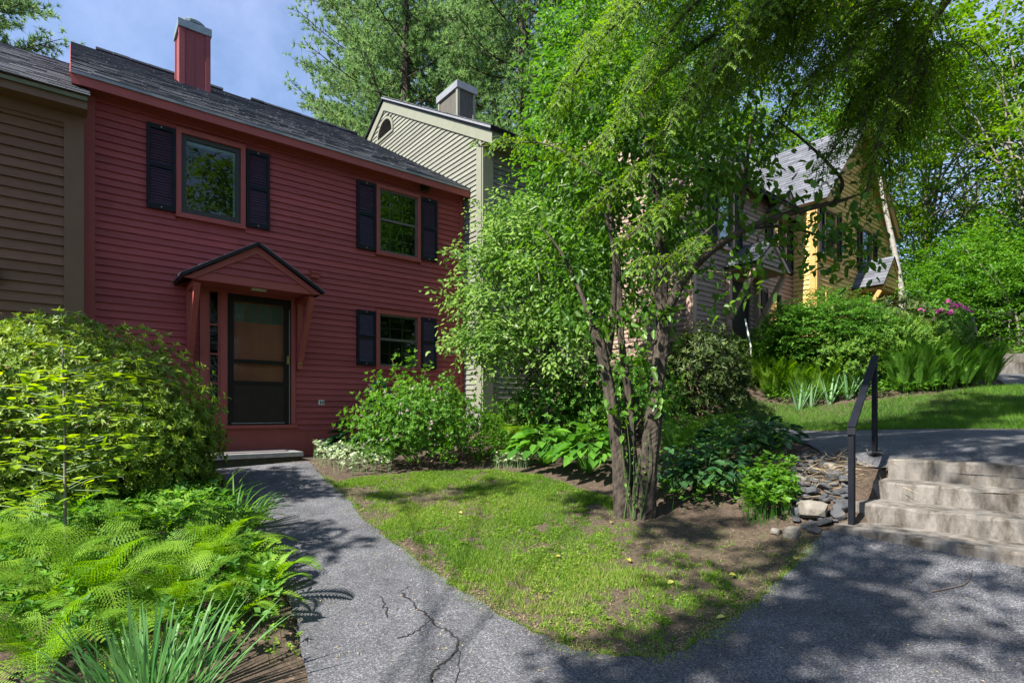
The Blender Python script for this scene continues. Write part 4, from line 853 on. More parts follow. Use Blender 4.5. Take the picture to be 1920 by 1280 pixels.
thicket(1905, 14.0, 1.25, .95, 2.0, 'bright leafy thicket at the right edge above the low far steps')
thicket(1880, 17.5, 2.4, 1.15, 3.5, 'leafy thicket higher on the bank behind the two front thickets')
thicket(1740, 19.5, 2.4, 1.2, 5.0, 'thicket deep in the gap behind the flowering rhododendron')
thicket(1990, 16.5, 1.9, 1.2, .9, 'thicket cut by the right edge of the picture')
# pale birch trunk beside the ochre house
rb = plant('birch_tree', 'leaning pale birch trunk rising beside the ochre porch roof', 'tree', (at(1692, 0, 14.6)[0], 14.6, 2.3))
bb = np.array(rb.location); MB(bb).tube(spline([bb, at(1690, 545, 14.6), at(1677, 470, 14.7), at(1650, 330, 14.9), at(1640, 150, 15.2)], 6), np.linspace(.09, .04, 25), 9).build('trunk', M['birch'], rb, smooth=True)
rng = np.random.default_rng(41); lv, _ = blob_crown(rng, [(at(1640, 60, 15.2), (1.6, 1.6, 1.8)), (at(1660, 220, 15), (1.2, 1.2, 1))], 170, 26, .3, .1, .075, flat=.3); add_leaves(rb, lv, M['l_bright'], 'crown')

# ------------------------------------------------------------------ trees outside the frame on the sun side (their shade falls across the garden)
def shade_tree(spots, label, seed, pos, per=22, cl=34, r0=.14, hf=8.2):
    rng = np.random.default_rng(seed); te = 1 / math.tan(SUN_EL); bl_ = []
    for x, y, h, rr in spots: bl_.append((np.array([x + _sx * te * h, y + _sy * te * h, gz(x, y) + h]), (rr, rr, rr * .8)))
    c = np.array([pos[0], pos[1], gz(*pos)]); root = plant('maple_tree', label, 'tree', c, 'shade trees behind the photographer')
    lv, cen = blob_crown(rng, bl_, int(sum(cl * (b_[1][0] / .45) ** 2 for b_ in bl_)), per, .13, .12, .09, flat=.4); add_leaves(root, lv, M['l_maple'], 'crown')
    limbs(rng, c - [0, 0, .2], c + [-.1, -.2, hf], [b_[0] for b_ in bl_], r0, .02, c).build('trunk', M['bark_g'], root, smooth=True); return root
shade_tree([(.5, 2.75, 7.5, .35), (1.0, 2.9, 8, .42), (1.5, 3.2, 7.6, .42), (1.95, 3.55, 8, .40), (2.3, 4.0, 8, .36), (2.5, 4.5, 8, .3), (.2, 2.2, 7.8, .4), (2.9, 3.75, 8.2, .2), (3.5, 2.9, 8, .22), (4.1, 2.6, 8.4, .22), (3.1, 4.25, 8, .22), (3.6, 3.6, 8.3, .16), (2.7, 3.0, 8, .14), (.9, 6.2, 7, .25), (-.3, 6.7, 7.5, .25), (-1.2, 6.3, 7.5, .22), (1.7, 5.3, 8, .35), (1.5, 4.2, 7, .2)], 'maple standing off to the left behind the photographer', 51, (-4.6, -3.2))
shade_tree([(4.2, 6.5, 9, .6), (5.6, 6.6, 9, .5), (6.2, 8.3, 9.5, .7), (7.4, 8.6, 9, .7), (9.6, 10.8, 9, .8), (4.6, 5.4, 8.5, .4), (6.8, 5.2, 9, .7)], 'maple standing directly behind the photographer', 52, (-1.6, -2.2))
shade_tree([(-1.75, 5.0, 5.2, .26), (-1.35, 4.85, 5.4, .2), (-2.8, 6.9, 5.6, .32), (-3.2, 7.4, 5.5, .3), (-2.3, 6.4, 5.3, .2)], 'young maple out of frame beyond the left bed', 53, (-7.4, 1.2), r0=.05, hf=4.6)
for x, y, sc_, rz, lb in ((6, -9, 1.25, 0, 'broad maple behind the photographer, mirrored in the window panes'), (12, -4, 1.3, 2.5, 'maple across the way, mirrored in the big upper window'), (15, 2.2, 1.1, 1.1, 'maple beyond the right edge, mirrored in the small windows'), (19, -1.5, 1.3, 4.1, 'maple far beyond the right edge, mirrored in the small windows')):
    tq = copy_tree(fA[0]); tq.location = (x, y, gz(x, y) - .2); tq.scale = (sc_,) * 3; tq.rotation_euler = (0, 0, rz); tq['label'] = lb; tq['group'] = 'trees mirrored in the windows'
for x, y, rz, wh in ((12.5, 3.2, .4, 'nearest the upper path'), (11, -1.0, 2.2, 'behind the asphalt'), (15, -2.5, 4.0, 'farthest off')):
    tq = copy_tree(fB[0]); tq.location = (x, y, gz(x, y) - .2); tq.rotation_euler = (0, 0, rz); tq.scale = (1.4,) * 3; tq['label'] = 'leafy thicket out of frame mirrored in the ground floor window, ' + wh; tq['group'] = 'thickets mirrored in the windows'
pq = place_pine(pB, (1.5, -12, -1.8), .8, .5, 'white pine across the way, mirrored in the upper windows')

# ------------------------------------------------------------------ multi-stemmed crabapple in the lawn
rng = np.random.default_rng(61); cb = at(1190, 962, 5.66); cb[2] = gz(cb[0], cb[1]); T = plant('crabapple_tree', 'multi-stemmed crabapple with rough bark standing in the lawn', 'tree', cb)
def bark_tube(pts, rad, name='trunk', n=18, mat='bark'):
    Q = spline([at(*p) for p in pts], 16); r = np.interp(np.linspace(0, 1, len(Q)), np.linspace(0, 1, len(rad)), rad); mb = MB(cb); mb.tube(Q, r * (.72 if rad[0] > .12 else .66), n, wob=.17, rng=rng); mb.build(name, M[mat], T, smooth=name != 'trunk'); return Q
bark_tube([(1172, 978, 5.66), (1163, 880, 5.68), (1150, 780, 5.72), (1135, 690, 5.75), (1118, 625, 5.78), (1108, 600, 5.80)], (.135, .10, .085, .085, .09, .04))
bark_tube([(1205, 980, 5.62), (1214, 880, 5.6), (1224, 800, 5.6), (1232, 720, 5.6), (1243, 620, 5.62), (1240, 520, 5.65), (1238, 440, 5.7), (1225, 330, 5.8), (1200, 200, 5.9)], (.17, .13, .115, .10, .09, .085, .07, .05, .03))
bark_tube([(1190, 975, 5.75), (1186, 860, 5.85), (1178, 740, 5.9), (1165, 640, 5.95), (1160, 560, 6.0), (1155, 470, 6.1), (1130, 330, 6.2)], (.10, .07, .065, .06, .06, .05, .025))
bark_tube([(1140, 670, 5.78), (1148, 610, 5.75), (1152, 540, 5.7), (1150, 470, 5.65), (1135, 400, 5.6)], (.05, .05, .04, .03, .015), 'limb', 8)
L1 = bark_tube([(1252, 580, 5.62), (1285, 520, 5.55), (1340, 465, 5.4), (1420, 420, 5.3), (1500, 395, 5.2), (1570, 378, 5.15), (1610, 365, 5.1)], (.075, .065, .055, .045, .04, .025, .012), 'limb', 9, 'bark_d')
bark_tube([(1345, 462, 5.4), (1400, 432, 5.45), (1470, 425, 5.5), (1530, 440, 5.5), (1580, 462, 5.5)], (.035, .03, .025, .02, .01), 'limb', 7, 'bark_d')
bark_tube([(1380, 440, 5.38), (1395, 360, 5.4), (1405, 270, 5.5), (1420, 190, 5.6)], (.03, .026, .02, .012), 'limb', 7, 'bark_d')
bark_tube([(1562, 380, 5.15), (1580, 345, 5.1), (1558, 312, 5.1), (1505, 262, 5.05), (1455, 225, 5.1)], (.02, .022, .022, .018, .01), 'limb', 7)
bark_tube([(1300, 500, 5.5), (1330, 508, 5.3), (1370, 512, 5.1)], (.025, .018, .01), 'limb', 6, 'bark_d')
bark_tube([(1110, 605, 5.8), (1085, 540, 5.9), (1050, 470, 6.0), (1010, 420, 6.1)], (.04, .03, .02, .01), 'limb', 7)
lv = Leaves()
cl = [(at(1120, 520, 5.8), (.75, .6, .55)), (at(1040, 470, 6.0), (.6, .5, .45)), (at(1150, 390, 6.0), (.9, .7, .6)), (at(1240, 300, 5.9), (1.0, .8, .7)), (at(1100, 260, 6.2), (.9, .8, .7)), (at(1180, 130, 6.2), (1.1, .9, .8)), (at(1290, 130, 6.0), (.9, .8, .8))]
blob_crown(rng, cl, 620, 17, .17, .095, .058, 'o', .8, droop=.22, upn=.55, hang=.6, lv=lv, gap=-.25, seed=3)
for px, py, Y, n, sp in ((1190, 690, 5.5, 60, .16), (1225, 745, 5.45, 34, .12), (1150, 770, 5.55, 22, .10), (1245, 585, 5.5, 30, .12), (1165, 600, 5.6, 40, .18), (1130, 600, 5.6, 26, .12), (1330, 550, 5.2, 34, .2), (1390, 530, 5.1, 24, .2), (1400, 470, 5.3, 44, .25), (1480, 450, 5.3, 60, .25), (1560, 450, 5.3, 80, .22), (1620, 460, 5.2, 56, .18), (1540, 390, 5.2, 50, .22), (1440, 380, 5.3, 44, .25), (1500, 310, 5.1, 36, .2), (1590, 340, 5.1, 36, .18), (1430, 260, 5.5, 40, .22), (1350, 420, 5.5, 40, .25), (1300, 450, 5.5, 50, .22), (1590, 490, 5.3, 30, .15)):
    P = at(px, py, Y) + rng.normal(0, 1, (n, 3)) * [sp, sp, sp * .7]; ax = rng.normal(0, 1, (n, 3)) + [0, 0, -.7]; lv.leaf(P, ax, UPV + rng.normal(0, .6, (n, 3)), rng.uniform(.065, .115, n), rng.uniform(.04, .068, n), 'o', droop=.2, rng=rng)
# suckers at the foot
for k in range(6):
    b = at(1180 + rng.uniform(-14, 26), 955, 5.5); b[2] = cb[2]; e = b + [rng.normal(0, .06), rng.normal(0, .04), rng.uniform(.5, 1.2)]; MB(cb).tube(spline([b, (b + e) / 2 + rng.normal(0, .03, 3), e], 4), np.linspace(.006, .002, 9), 4).build('sucker', M['stem'], T)
    n = 9; tt = rng.uniform(.15, 1, n)[:, None]; lv.leaf(b + (e - b) * tt, rng.normal(0, 1, (n, 3)), UPV + rng.normal(0, .5, (n, 3)), rng.uniform(.03, .06, n), rng.uniform(.02, .035, n), 'o', rng=rng)
add_leaves(T, lv, M['l_dog'], 'crown')

# ------------------------------------------------------------------ hemlock whose boughs hang in from the right
rng = np.random.default_rng(71); hb = np.array([5.4, 1.1, 0]); hb[2] = gz(5.4, 1.1); T = plant('hemlock_tree', 'big dark hemlock with drooping feathery boughs hanging over the steps', 'tree', hb)
MB(hb).tube(spline([hb - [0, 0, .2], hb + [.05, .05, 4], hb + [0, 0, 9], hb + [0, 0, 13]], 6), np.linspace(.30, .08, 19), 12).build('trunk', M['bark_d'], T, smooth=True)
lv = Leaves(); wd = MB(hb)
def bough(P, r0, sub, ls, droop, dens=1.0):
    Q = spline(P, 10); wd.tube(Q, np.linspace(r0, .006, len(Q)), 6); n = len(Q); T_ = nrm(np.gradient(Q, axis=0)); tw = []
    for k in np.linspace((.3 if n > 35 else .16) * n, n - 1, int(sub)):
        k = int(k); fr = k / n; sg = 1 if rng.random() < .5 else -1; d = T_[k]; sdv = nrm(np.cross(d, UPV)) * sg
        l = ls * (1.12 - fr * .75) * rng.uniform(.6, 1.15); dirv = nrm(d * rng.uniform(.4, .9) + sdv * rng.uniform(.4, 1.0) + UPV * rng.uniform(-.35, .1)); e = Q[k] + dirv * l + [0, 0, -droop * l * rng.uniform(.6, 1.3)]
        m = Q[k] + dirv * l * .55 + [0, 0, .04]; S = spline([Q[k], m, e], 6); wd.tube(S, np.linspace(.007, .002, len(S)), 3); tw.append(S)
    for S in tw:
        Ts = nrm(np.gradient(S, axis=0)); L_ = np.linalg.norm(S[-1] - S[0]); m = max(5, int(L_ / .05 * dens))
        for f in np.linspace(.08, 1, m):
            k = min(int(f * (len(S) - 1)), len(S) - 1); d = Ts[k]; sd_ = nrm(np.cross(d, UPV + rng.normal(0, .15, 3)))
            for sg in (-1, 1):
                l = L_ * .32 * (1.15 - f * .8) * rng.uniform(.7, 1.2) + .03; tdir = nrm(d * .8 + sd_ * sg + UPV * rng.uniform(-.3, .05)); TW.append((S[k], tdir, l, np.cross(sd_, d)))
TW = []
Yb = 5.0
root_z = 6.2
bs = [((1650, -150, 4.2), (1400, 30, 4.7), (1230, 160, 5.0), (1110, 300, 5.1)), ((1600, -250, 4.3), (1300, -60, 5), (1130, 80, 5.2), (1040, 210, 5.3)), ((1680, -120, 4.1), (1520, 10, 4.5), (1400, 110, 4.7), (1310, 230, 4.8)),
      ((1760, -90, 4.0), (1680, 20, 4.3), (1600, 100, 4.4), (1520, 170, 4.5)), ((1700, -180, 4.1), (1520, -20, 4.4), (1360, 90, 4.6), (1240, 260, 4.7)), ((1650, -350, 4.6), (1380, -150, 5.2), (1200, -20, 5.6), (1090, 110, 5.8)),
      ((1780, -50, 4.2), (1700, 60, 4.7), (1640, 150, 5.0), (1590, 230, 5.2)), ((1750, -250, 3.8), (1600, -100, 4.0), (1440, 10, 4.2), (1330, 150, 4.4)), ((1740, -150, 4.6), (1610, 0, 5.2), (1470, 90, 5.6), (1370, 190, 5.8)),
      ((1800, -20, 4.2), (1740, 130, 4.6), (1690, 230, 4.9), (1650, 330, 5.1)), ((1600, -420, 4.4), (1400, -260, 4.8), (1260, -100, 5.1), (1150, 40, 5.2)), ((1720, -200, 4.6), (1560, -50, 5.4), (1390, 60, 6.0), (1270, 220, 6.2)),
      ((1660, -300, 4.0), (1500, -120, 4.3), (1300, 20, 4.6), (1180, 180, 4.8)), ((1720, -90, 4.4), (1610, 0, 4.9), (1500, 60, 5.2), (1420, 130, 5.4))]
for i, b in enumerate(bs): bough([hb + [0, 0, 5.2 + .28 * i]] + [at(p[0], p[1] - 10, p[2]) for p in b], .032, 44, .62, .6)
for b in (((1780, -30, 4.2), (1720, 120, 4.5), (1660, 250, 4.7), (1620, 370, 4.8)), ((1760, -20, 4.4), (1670, 130, 4.6), (1600, 230, 4.8), (1540, 310, 4.9)), ((1700, -60, 4.6), (1590, 60, 4.8), (1500, 170, 5.0), (1430, 270, 5.1))): bough([at(*p) for p in b], .012, 22, .42, .8, .8)
# low hanging sprays in front of the crabapple
for b in (((1290, 330, 5.0), (1240, 390, 5.05), (1170, 450, 5.1)), ((1250, 280, 5.1), (1180, 330, 5.1), (1100, 400, 5.2)), ((1340, 420, 4.9), (1280, 470, 4.95), (1190, 500, 5.0)), ((1130, 330, 5.2), (1020, 270, 5.3), (900, 275, 5.4))): bough([at(*p) for p in b], .008, 16, .35, .35)
wd.build('bough', M['bark_d'], T, smooth=True)
P = np.array([t[0] for t in TW]); Dv = np.array([t[1] for t in TW]); Lt = np.array([t[2] for t in TW]); Nn = np.array([t[3] for t in TW]); nT = len(P); tv = np.clip(rng.normal(.45, .22, nT), 0, 1)
for f in np.linspace(.05, .95, 6):
    Sd = nrm(np.cross(Dv, Nn))
    for sg in (-1, 1):
        ax = Dv * .75 + Sd * sg * rng.uniform(.6, 1.0, (nT, 1)); lv.leaf(P + Dv * (Lt * f)[:, None] + [0, 0, -1] * (Lt * f * f * .25)[:, None], ax, Nn + rng.normal(0, .3, Nn.shape), np.clip(Lt * .22, .018, .036) * rng.uniform(.7, 1.2, nT), .012, 'n', droop=.1, var=np.clip(tv + (f - .5) * .45 + rng.normal(0, .08, nT), 0, 1))
add_leaves(T, lv, M['l_hem'], 'crown')

# ------------------------------------------------------------------ garden plants
def gp(px, py):                                       # ground point seen at a pixel
    k = (HZ - py) / F; Y = 5.
    for Yt in np.arange(1.6, 16, .02):
        if gz((px - 960) / F * Yt, Yt) >= k * Yt: Y = Yt; break
    return np.array([(px - 960) / F * Y, Y, gz((px - 960) / F * Y, Y)])
# big rhododendron left of the door
T, c, rng = shrub('rhododendron', 'big rounded rhododendron left of the front door', 'shrub', 0, 0, 0, (1.75, 1.25, 1.15), .88, 6000, 7, .066, .026, M['l_rhodo'], 81, zlo=-.75, shape='d', inner=.55, nst=16, st=.022, spread=.85, bias=.5, base=(-4.9, 5.9), lump=.10)
lv = Leaves(); P, D_ = dome_pts(rng, 1500, (c[0] + .98, c[1] + .35, c[2] - .38), (.56, .55, .72), -.7, .5); whorls(lv, rng, P, nrm(D_ + [0, 0, .5]), 7, .066, .026); P, D_ = dome_pts(rng, 1300, (c[0] - .9, c[1] - .2, c[2] - .15), (1.1, .9, .9), -.5, .6); whorls(lv, rng, P, nrm(D_ + [0, 0, .5]), 7, .066, .026); add_leaves(T, lv, M['l_rhodo'])
lv = Leaves(); P, D_ = dome_pts(rng, 130, c, (1.7, 1.2, 1.12), -.1, .9); whorls(lv, rng, P, nrm(D_ + [0, 0, .6]), 6, .03, .007); add_leaves(T, lv, leaf_mat('brown_seed_head', (.16, .07, .03), (.28, .15, .07), .1), 'seed_heads')['kind'] = 'stuff'
# sapling with flat layers of lime leaves in front of it
sb0 = at(122, 1040, 4.0); sb0[2] = gz(sb0[0], sb0[1]); rng = np.random.default_rng(83); T = plant('sapling', 'slender sapling with flat tiers of lime green leaves before the rhododendron', 'sapling', sb0)
top = at(117, 650, 4.05); MB(sb0).tube(spline([sb0 - [0, 0, .1], at(122, 880, 4.0), at(120, 740, 4.02), top], 6), np.linspace(.012, .005, 19), 6).build('stem', M['bark_g'], T, smooth=True)
lv = Leaves()
for k, (px, py, w) in enumerate(((105, 648, 90), (215, 672, 60), (135, 700, 220), (190, 710, 170), (25, 722, 80), (118, 741, 170), (220, 755, 110), (40, 762, 120), (190, 779, 175), (70, 788, 150), (218, 813, 135), (50, 822, 140), (212, 832, 105), (55, 846, 120), (218, 855, 75), (30, 868, 80), (180, 889, 120), (110, 915, 190), (40, 945, 160))):
    c0 = at(px, py, 4.0); n = int(w * .22); hwid = w / 2 / F * 4.0
    xs = rng.uniform(-1, 1, n) * hwid; ysp = rng.normal(0, .16, n); P = c0 + np.c_[xs, ysp, rng.normal(0, .012, n) - np.abs(xs) * .03]; ax = np.c_[np.sign(xs) * .5 + rng.normal(0, .6, n), rng.normal(0, .8, n), rng.normal(-.06, .1, n)]
    lv.leaf(P, ax, UPV + rng.normal(0, .14, (n, 3)), rng.uniform(.07, .115, n), rng.uniform(.04, .065, n), 'o', fold=.06, droop=.06, rng=rng)
    MB(sb0).tube(spline([(sb0[0], sb0[1], c0[2] - .12), c0 + [0, 0, -.02], c0 + [hwid * .8, .02, -.02]], 4), np.linspace(.005, .002, 9), 4).build('branch', M['stem'], T); MB(sb0).tube(spline([(sb0[0], sb0[1], c0[2] - .10), c0 + [-hwid * .4, .03, -.02], c0 + [-hwid * .85, .02, -.03]], 4), np.linspace(.005, .002, 9), 4).build('branch', M['stem'], T)
add_leaves(T, lv, M['l_lime'])
# ferns
def fern_mesh(seed, nf=12, L=.62, fine=True, lean=.9, mat='l_fern', width=.22, elr=(.85, 1.35)):
    rng = np.random.default_rng(seed); lv = Leaves()
    for k in range(nf):
        a = 2 * math.pi * k / nf + rng.uniform(-.3, .3); h = np.array([math.cos(a), math.sin(a), 0]); el = rng.uniform(*elr); d = h * math.cos(el) + UPV * math.sin(el); l = L * rng.uniform(.7, 1.15); n = 22; p = h * .03; pts = []; ds = []
        for i in range(n): d = nrm(d + (h * .5 - UPV) * (.035 + .10 * i / n) * lean); p = p + d * l / n; pts.append(p.copy()); ds.append(d.copy())
        pts = np.array(pts); ds = np.array(ds); sd = nrm(np.cross(h, UPV)); fv = rng.random()
        for sg in (-1, 1):
            i = np.arange(3, n); t = i / n; wl_ = width * l / .62 * np.sin(np.clip(t * 1.05, 0, 1) * math.pi * .96) ** .8 * .5 + .008
            A = nrm(sd * sg + ds[i] * .45); N = np.cross(A, ds[i]) * -sg; P = pts[i]
            if not fine: lv.leaf(P, A, N, wl_ * 1.05, .022 * l / .62 + .008, 'd', fold=.05, droop=.12, var=np.clip(fv * .5 + rng.uniform(0, .4, len(i)), 0, 1))
            else:
                for q in np.linspace(.06, .95, 7):
                    for s2 in (-1, 1):
                        B = nrm(np.cross(A, N)) * s2; lv.leaf(P + A * (wl_ * q)[:, None], B + A * .55, N, (.021 * (1.08 - q * .85) * wl_ / .1 + .003), .008, 'n', droop=.1, var=np.clip(fv * .5 + rng.uniform(0, .5, len(i)), 0, 1))
        r = np.linspace(.0035, .001, n)[:, None]; V = np.stack([pts - sd * r, pts + sd * r], 1); i = np.arange(n - 1)[:, None]; lv.push(V, [np.c_[i * 2, i * 2 + 1, i * 2 + 3, i * 2 + 2]], np.full(2 * n, .8))
    me = lv.mesh('fronds'); return me
FM = [fern_mesh(91, 15, .62, elr=(.95, 1.45)), fern_mesh(92, 13, .58, elr=(.9, 1.4), lean=1.1), fern_mesh(93, 16, .6, elr=(1.0, 1.45), lean=.75)]; FC = [fern_mesh(94, 8, .5, False, width=.26), fern_mesh(95, 10, .5, False, width=.2)]
def fern(px, py, me, sc, rz, label, mat='l_fern', group='ferns in the garden beds', p=None):
    p = gp(px, py) if p is None else p; r = plant('fern', label, 'fern', p, group); r.rotation_euler = (.12 * math.sin(px), .12 * math.cos(px * 1.7), rz); r.scale = (sc, sc, sc * 1.15)
    m2 = me.copy() if me.materials and me.materials[0] != M[mat] else me
    if me is not m2: m2.materials.clear()
    link('frond_rosette', m2, M[mat], r); return r
fl = [(60, 1180, 0, 1.1, 'feathery lime fern in the lower corner by the left frame edge'), (170, 1160, 2, 1.15, 'feathery fern behind the daffodil leaves, third from the corner'), (290, 1120, 1, 1.15, 'tall feathery fern in the middle of the left bed'), (380, 1100, 0, 1.1, 'feathery fern beside the path bend with fronds over the daffodils'), (20, 1090, 2, 1.1, 'fern at the frame edge behind the corner fern'), (120, 1080, 1, 1.1, 'fern between the frame edge and the tall middle fern'), (330, 1180, 2, .9, 'low fern directly behind the daffodil clump'), (230, 1230, 1, .9, 'low fern half under the daffodil leaves'), (90, 1270, 0, .95, 'fern cut by the bottom edge left of the daffodils'), (210, 1060, 0, 1.0, 'fern at the foot of the sapling')]
for px, py, k, sc_, lb in fl: fern(px, py, FM[k], sc_ * (1.0 + .3 * ((px * 7) % 5) / 4), px * .7, lb)
for px, py, sc_, lb in ((455, 1085, 1.0, 'coarse sensitive fern leaning out toward the path'), (490, 1130, .95, 'coarse sensitive fern at the very edge of the path'), (435, 1175, .9, 'coarse fern right of the daffodil leaves'), (420, 1040, 1.0, 'coarse fern behind the sensitive ferns by the path'), (300, 1010, 1.1, 'coarse fern below the sapling tiers'), (120, 1000, 1.1, 'coarse fern at the left under the rhododendron')): fern(px, py, FC[px % 2], sc_, px * .37, lb)
for px, py, k, sc_, lb in ((960, 850, 0, 1.3, 'fern in front of the green house between shrub and hostas'), (1005, 830, 2, 1.5, 'fern behind the big hosta near the green wall'), (930, 845, 1, 1.2, 'fern at the right foot of the pink-budded shrub'), (1075, 815, 2, 1.6, 'shaded fern just left of the crabapple stems'), (1125, 812, 0, 1.6, 'shaded fern behind the crabapple stems')): fern(px, py, FM[k], sc_, px * .7, lb)
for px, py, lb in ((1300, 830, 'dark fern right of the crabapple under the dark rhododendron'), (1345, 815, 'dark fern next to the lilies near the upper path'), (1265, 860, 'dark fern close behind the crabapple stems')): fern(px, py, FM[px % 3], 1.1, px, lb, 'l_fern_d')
# strap-leaved clumps
def strap_clump(name, label, px, py, n, L, W, mat, seed, bend=(.2, .9), up=(.9, 1.4), rad=.1, p=None, group=None, cat='plant', twist=.4, blooms=0):
    rng = np.random.default_rng(seed); p = gp(px, py) if p is None else p; r = plant(name, label, cat, p, group); lv = Leaves(); a = rng.uniform(0, 6.283, n); el = rng.uniform(*up, n); h = np.c_[np.cos(a), np.sin(a), 0 * a]
    P = p + h * rng.uniform(0, rad, n)[:, None]; lv.strap(P, h * np.cos(el)[:, None] + UPV * np.sin(el)[:, None], L * rng.uniform(.6, 1.1, n), W * rng.uniform(.7, 1.15, n), rng.uniform(*bend, n), rng, twist=twist); add_leaves(r, lv, M[mat], 'leaves'); return r
strap_clump('daffodil_clump', 'blue-green daffodil leaves without flowers at the bottom left', 290, 1330, 170, .54, .016, 'l_blue', 101, bend=(.1, .7), up=(.75, 1.5), rad=.26, p=np.array([-1.72, 2.62, gz(-1.72, 2.62)]))
strap_clump('daylily_clump', 'arching dark green daylily clump in the left bed beside the path', 440, 1000, 130, .55, .018, 'l_strap', 102, bend=(.9, 2.2), up=(.9, 1.45), rad=.22)
strap_clump('daylily_clump', 'smaller daylily clump behind the first at the path edge', 400, 960, 80, .5, .017, 'l_strap', 103, bend=(.9, 2.2), up=(.9, 1.45), rad=.18)
def leafy_mass(name, label, poly_px, n, hgt, L, W, mat, seed, per=5, cat='ground cover', shape='d', kind=None, poly=None, hv=.5, lay=.8):
    rng = np.random.default_rng(seed); PP = np.array([gp(*q)[:2] for q in poly_px]) if poly is None else np.array(poly); lo, hi = PP.min(0), PP.max(0); x = rng.uniform(lo[0], hi[0], n * 3); y = rng.uniform(lo[1], hi[1], n * 3); k = inpoly(x, y, PP); x = x[k][:n]; y = y[k][:n]
    g = GZ(x, y); z = g + hgt * rng.uniform(.35, 1.0, len(x)) * (1 + hv * vnoise(x, y, 5, seed)); P = np.c_[x, y, z]; c = np.array([x.mean(), y.mean(), g.mean()]); lv = Leaves(); whorls(lv, rng, P, nrm(UPV * 1.0 + rng.normal(0, .3, P.shape)), per, L, W, shape, spread=lay, lift=.1)
    i = rng.choice(len(P), min(len(P), 260), replace=False); b = np.c_[P[i, :2] + rng.normal(0, .02, (len(i), 2)), g[i] - .02]; d = P[i] - b
    s_ = lv; s_.leaf(b, d, np.cross(d, [1, 0, 0]), np.linalg.norm(d, axis=1), .006, 'n', droop=0, var=np.full(len(i), .15))
    if kind == 'stuff': o_ = link(name, lv.mesh(name), M[mat]); tag(o_, label, cat, kind='stuff'); return o_
    r = plant(name, label, cat, c); add_leaves(r, lv, M[mat]); return r
leafy_mass('ground_cover', 'leafy green ground cover filling the left bed below the sapling', [(-60, 960), (330, 930), (420, 960), (470, 1040), (500, 1120), (540, 1200), (420, 1250), (-80, 1300)], 1500, .30, .07, .035, 'l_mid', 111, kind='stuff')
leafy_mass('ground_cover', 'lime leafy ground cover under the rhododendron', [(-80, 890), (370, 895), (400, 940), (330, 1010), (-60, 1040)], 1300, .26, .075, .045, 'l_bright', 112, kind='stuff')
leafy_mass('weeds', 'small weeds and seedlings along the left edge of the path', [(395, 885), (440, 925), (500, 1030), (560, 1180), (575, 1270), (430, 1270), (420, 1150), (400, 960)], 480, .12, .035, .02, 'l_fern', 113, kind='stuff')
leafy_mass('variegated_goutweed', 'white-edged variegated goutweed beside the door step', [(585, 868), (640, 892), (735, 890), (745, 865), (700, 845), (600, 848)], 420, .26, .05, .032, 'l_var', 114, per=6, cat='plant')
leafy_mass('variegated_goutweed', 'small white-edged goutweed patch at the far edge of the lawn', [(925, 876), (990, 880), (1000, 866), (930, 862)], 160, .20, .045, .03, 'l_var', 115, per=6, cat='plant')
# pink-budded shrub under the small windows
T, c, rng = shrub('weigela_shrub', 'pink-budded leafy shrub growing under the small lower window', 'shrub', 0, 0, 0, (1.05, .82, .62), .58, 2600, 6, .058, .028, M['l_bright'], 121, zlo=-.8, inner=.35, nst=14, st=.012, spread=.8, bias=.3, base=(-1.32, 8.15), lump=.42)
lv = Leaves(); n = 260; b = np.array([-1.62, 8.7, gz(-1.62, 8.7) + .6])
for e in (at(735, 672, 8.7), at(770, 668, 8.8), at(700, 700, 8.6), at(860, 690, 8.4), at(800, 690, 8.8), at(690, 720, 8.5), at(830, 720, 8.3), at(870, 720, 8.2)):
    Q = spline([b, (b + e) / 2 + rng.normal(0, .06, 3), e], 5); MB(T.location).tube(Q, np.linspace(.009, .003, len(Q)), 4).build('stem', M['twig'], T); tt = rng.uniform(.35, 1.02, 42)[:, None]; P = b + (e - b) * tt + rng.normal(0, .075, (42, 3)); whorls(lv, rng, P, nrm((e - b) + rng.normal(0, .4, P.shape)), 5, .062, .028)
add_leaves(T, lv, M['l_bright'])
lv = Leaves(); P, D_ = dome_pts(rng, 70, c, (.95, .75, .6), -.3, .92); whorls(lv, rng, P, D_, 7, .028, .020); add_leaves(T, lv, M['mauvebloom'], 'flower_buds')['kind'] = 'stuff'
# hostas
def hosta(label, px, py, n, L, mat, seed, sc_=1., p=None):
    rng = np.random.default_rng(seed); p = gp(px, py) if p is None else p; r = plant('hosta', label, 'hosta', p, 'hostas in the beds'); lv = Leaves(); a = rng.uniform(0, 6.283, n); rr = np.sqrt(rng.random(n)); h = np.c_[np.cos(a), np.sin(a), 0 * a]
    hgt = (.42 - .26 * rr) * sc_; st = p + h * (rr * .30 * sc_)[:, None] + UPV * hgt[:, None]; ax = h * (.35 + rr * .8)[:, None] + UPV * (.35 - rr * .55)[:, None]
    # broad leaves in two halves with a raised rim and drooping tip
    Lf = L * sc_ * rng.uniform(.7, 1.15, n); Wf = Lf * rng.uniform(.5, .66, n); lv.leaf(st, ax, UPV + h * .2 + rng.normal(0, .2, (n, 3)), Lf, Wf, 'o', fold=.16, droop=.28, rng=rng)
    b = p + h * .02; d = st - b; lv.leaf(b, d, h, np.linalg.norm(d, axis=1) * 1.02, .012, 'n', droop=0, var=np.full(n, .7)); add_leaves(r, lv, M[mat], 'leaves'); return r
hosta('dark glossy hosta against the red wall beside the door step', 645, 838, 34, .26, 'l_hosta_d', 131, 1.2, p=hw(3.75, 9.05, gz(*hw(3.75, 9.05)[:2])))
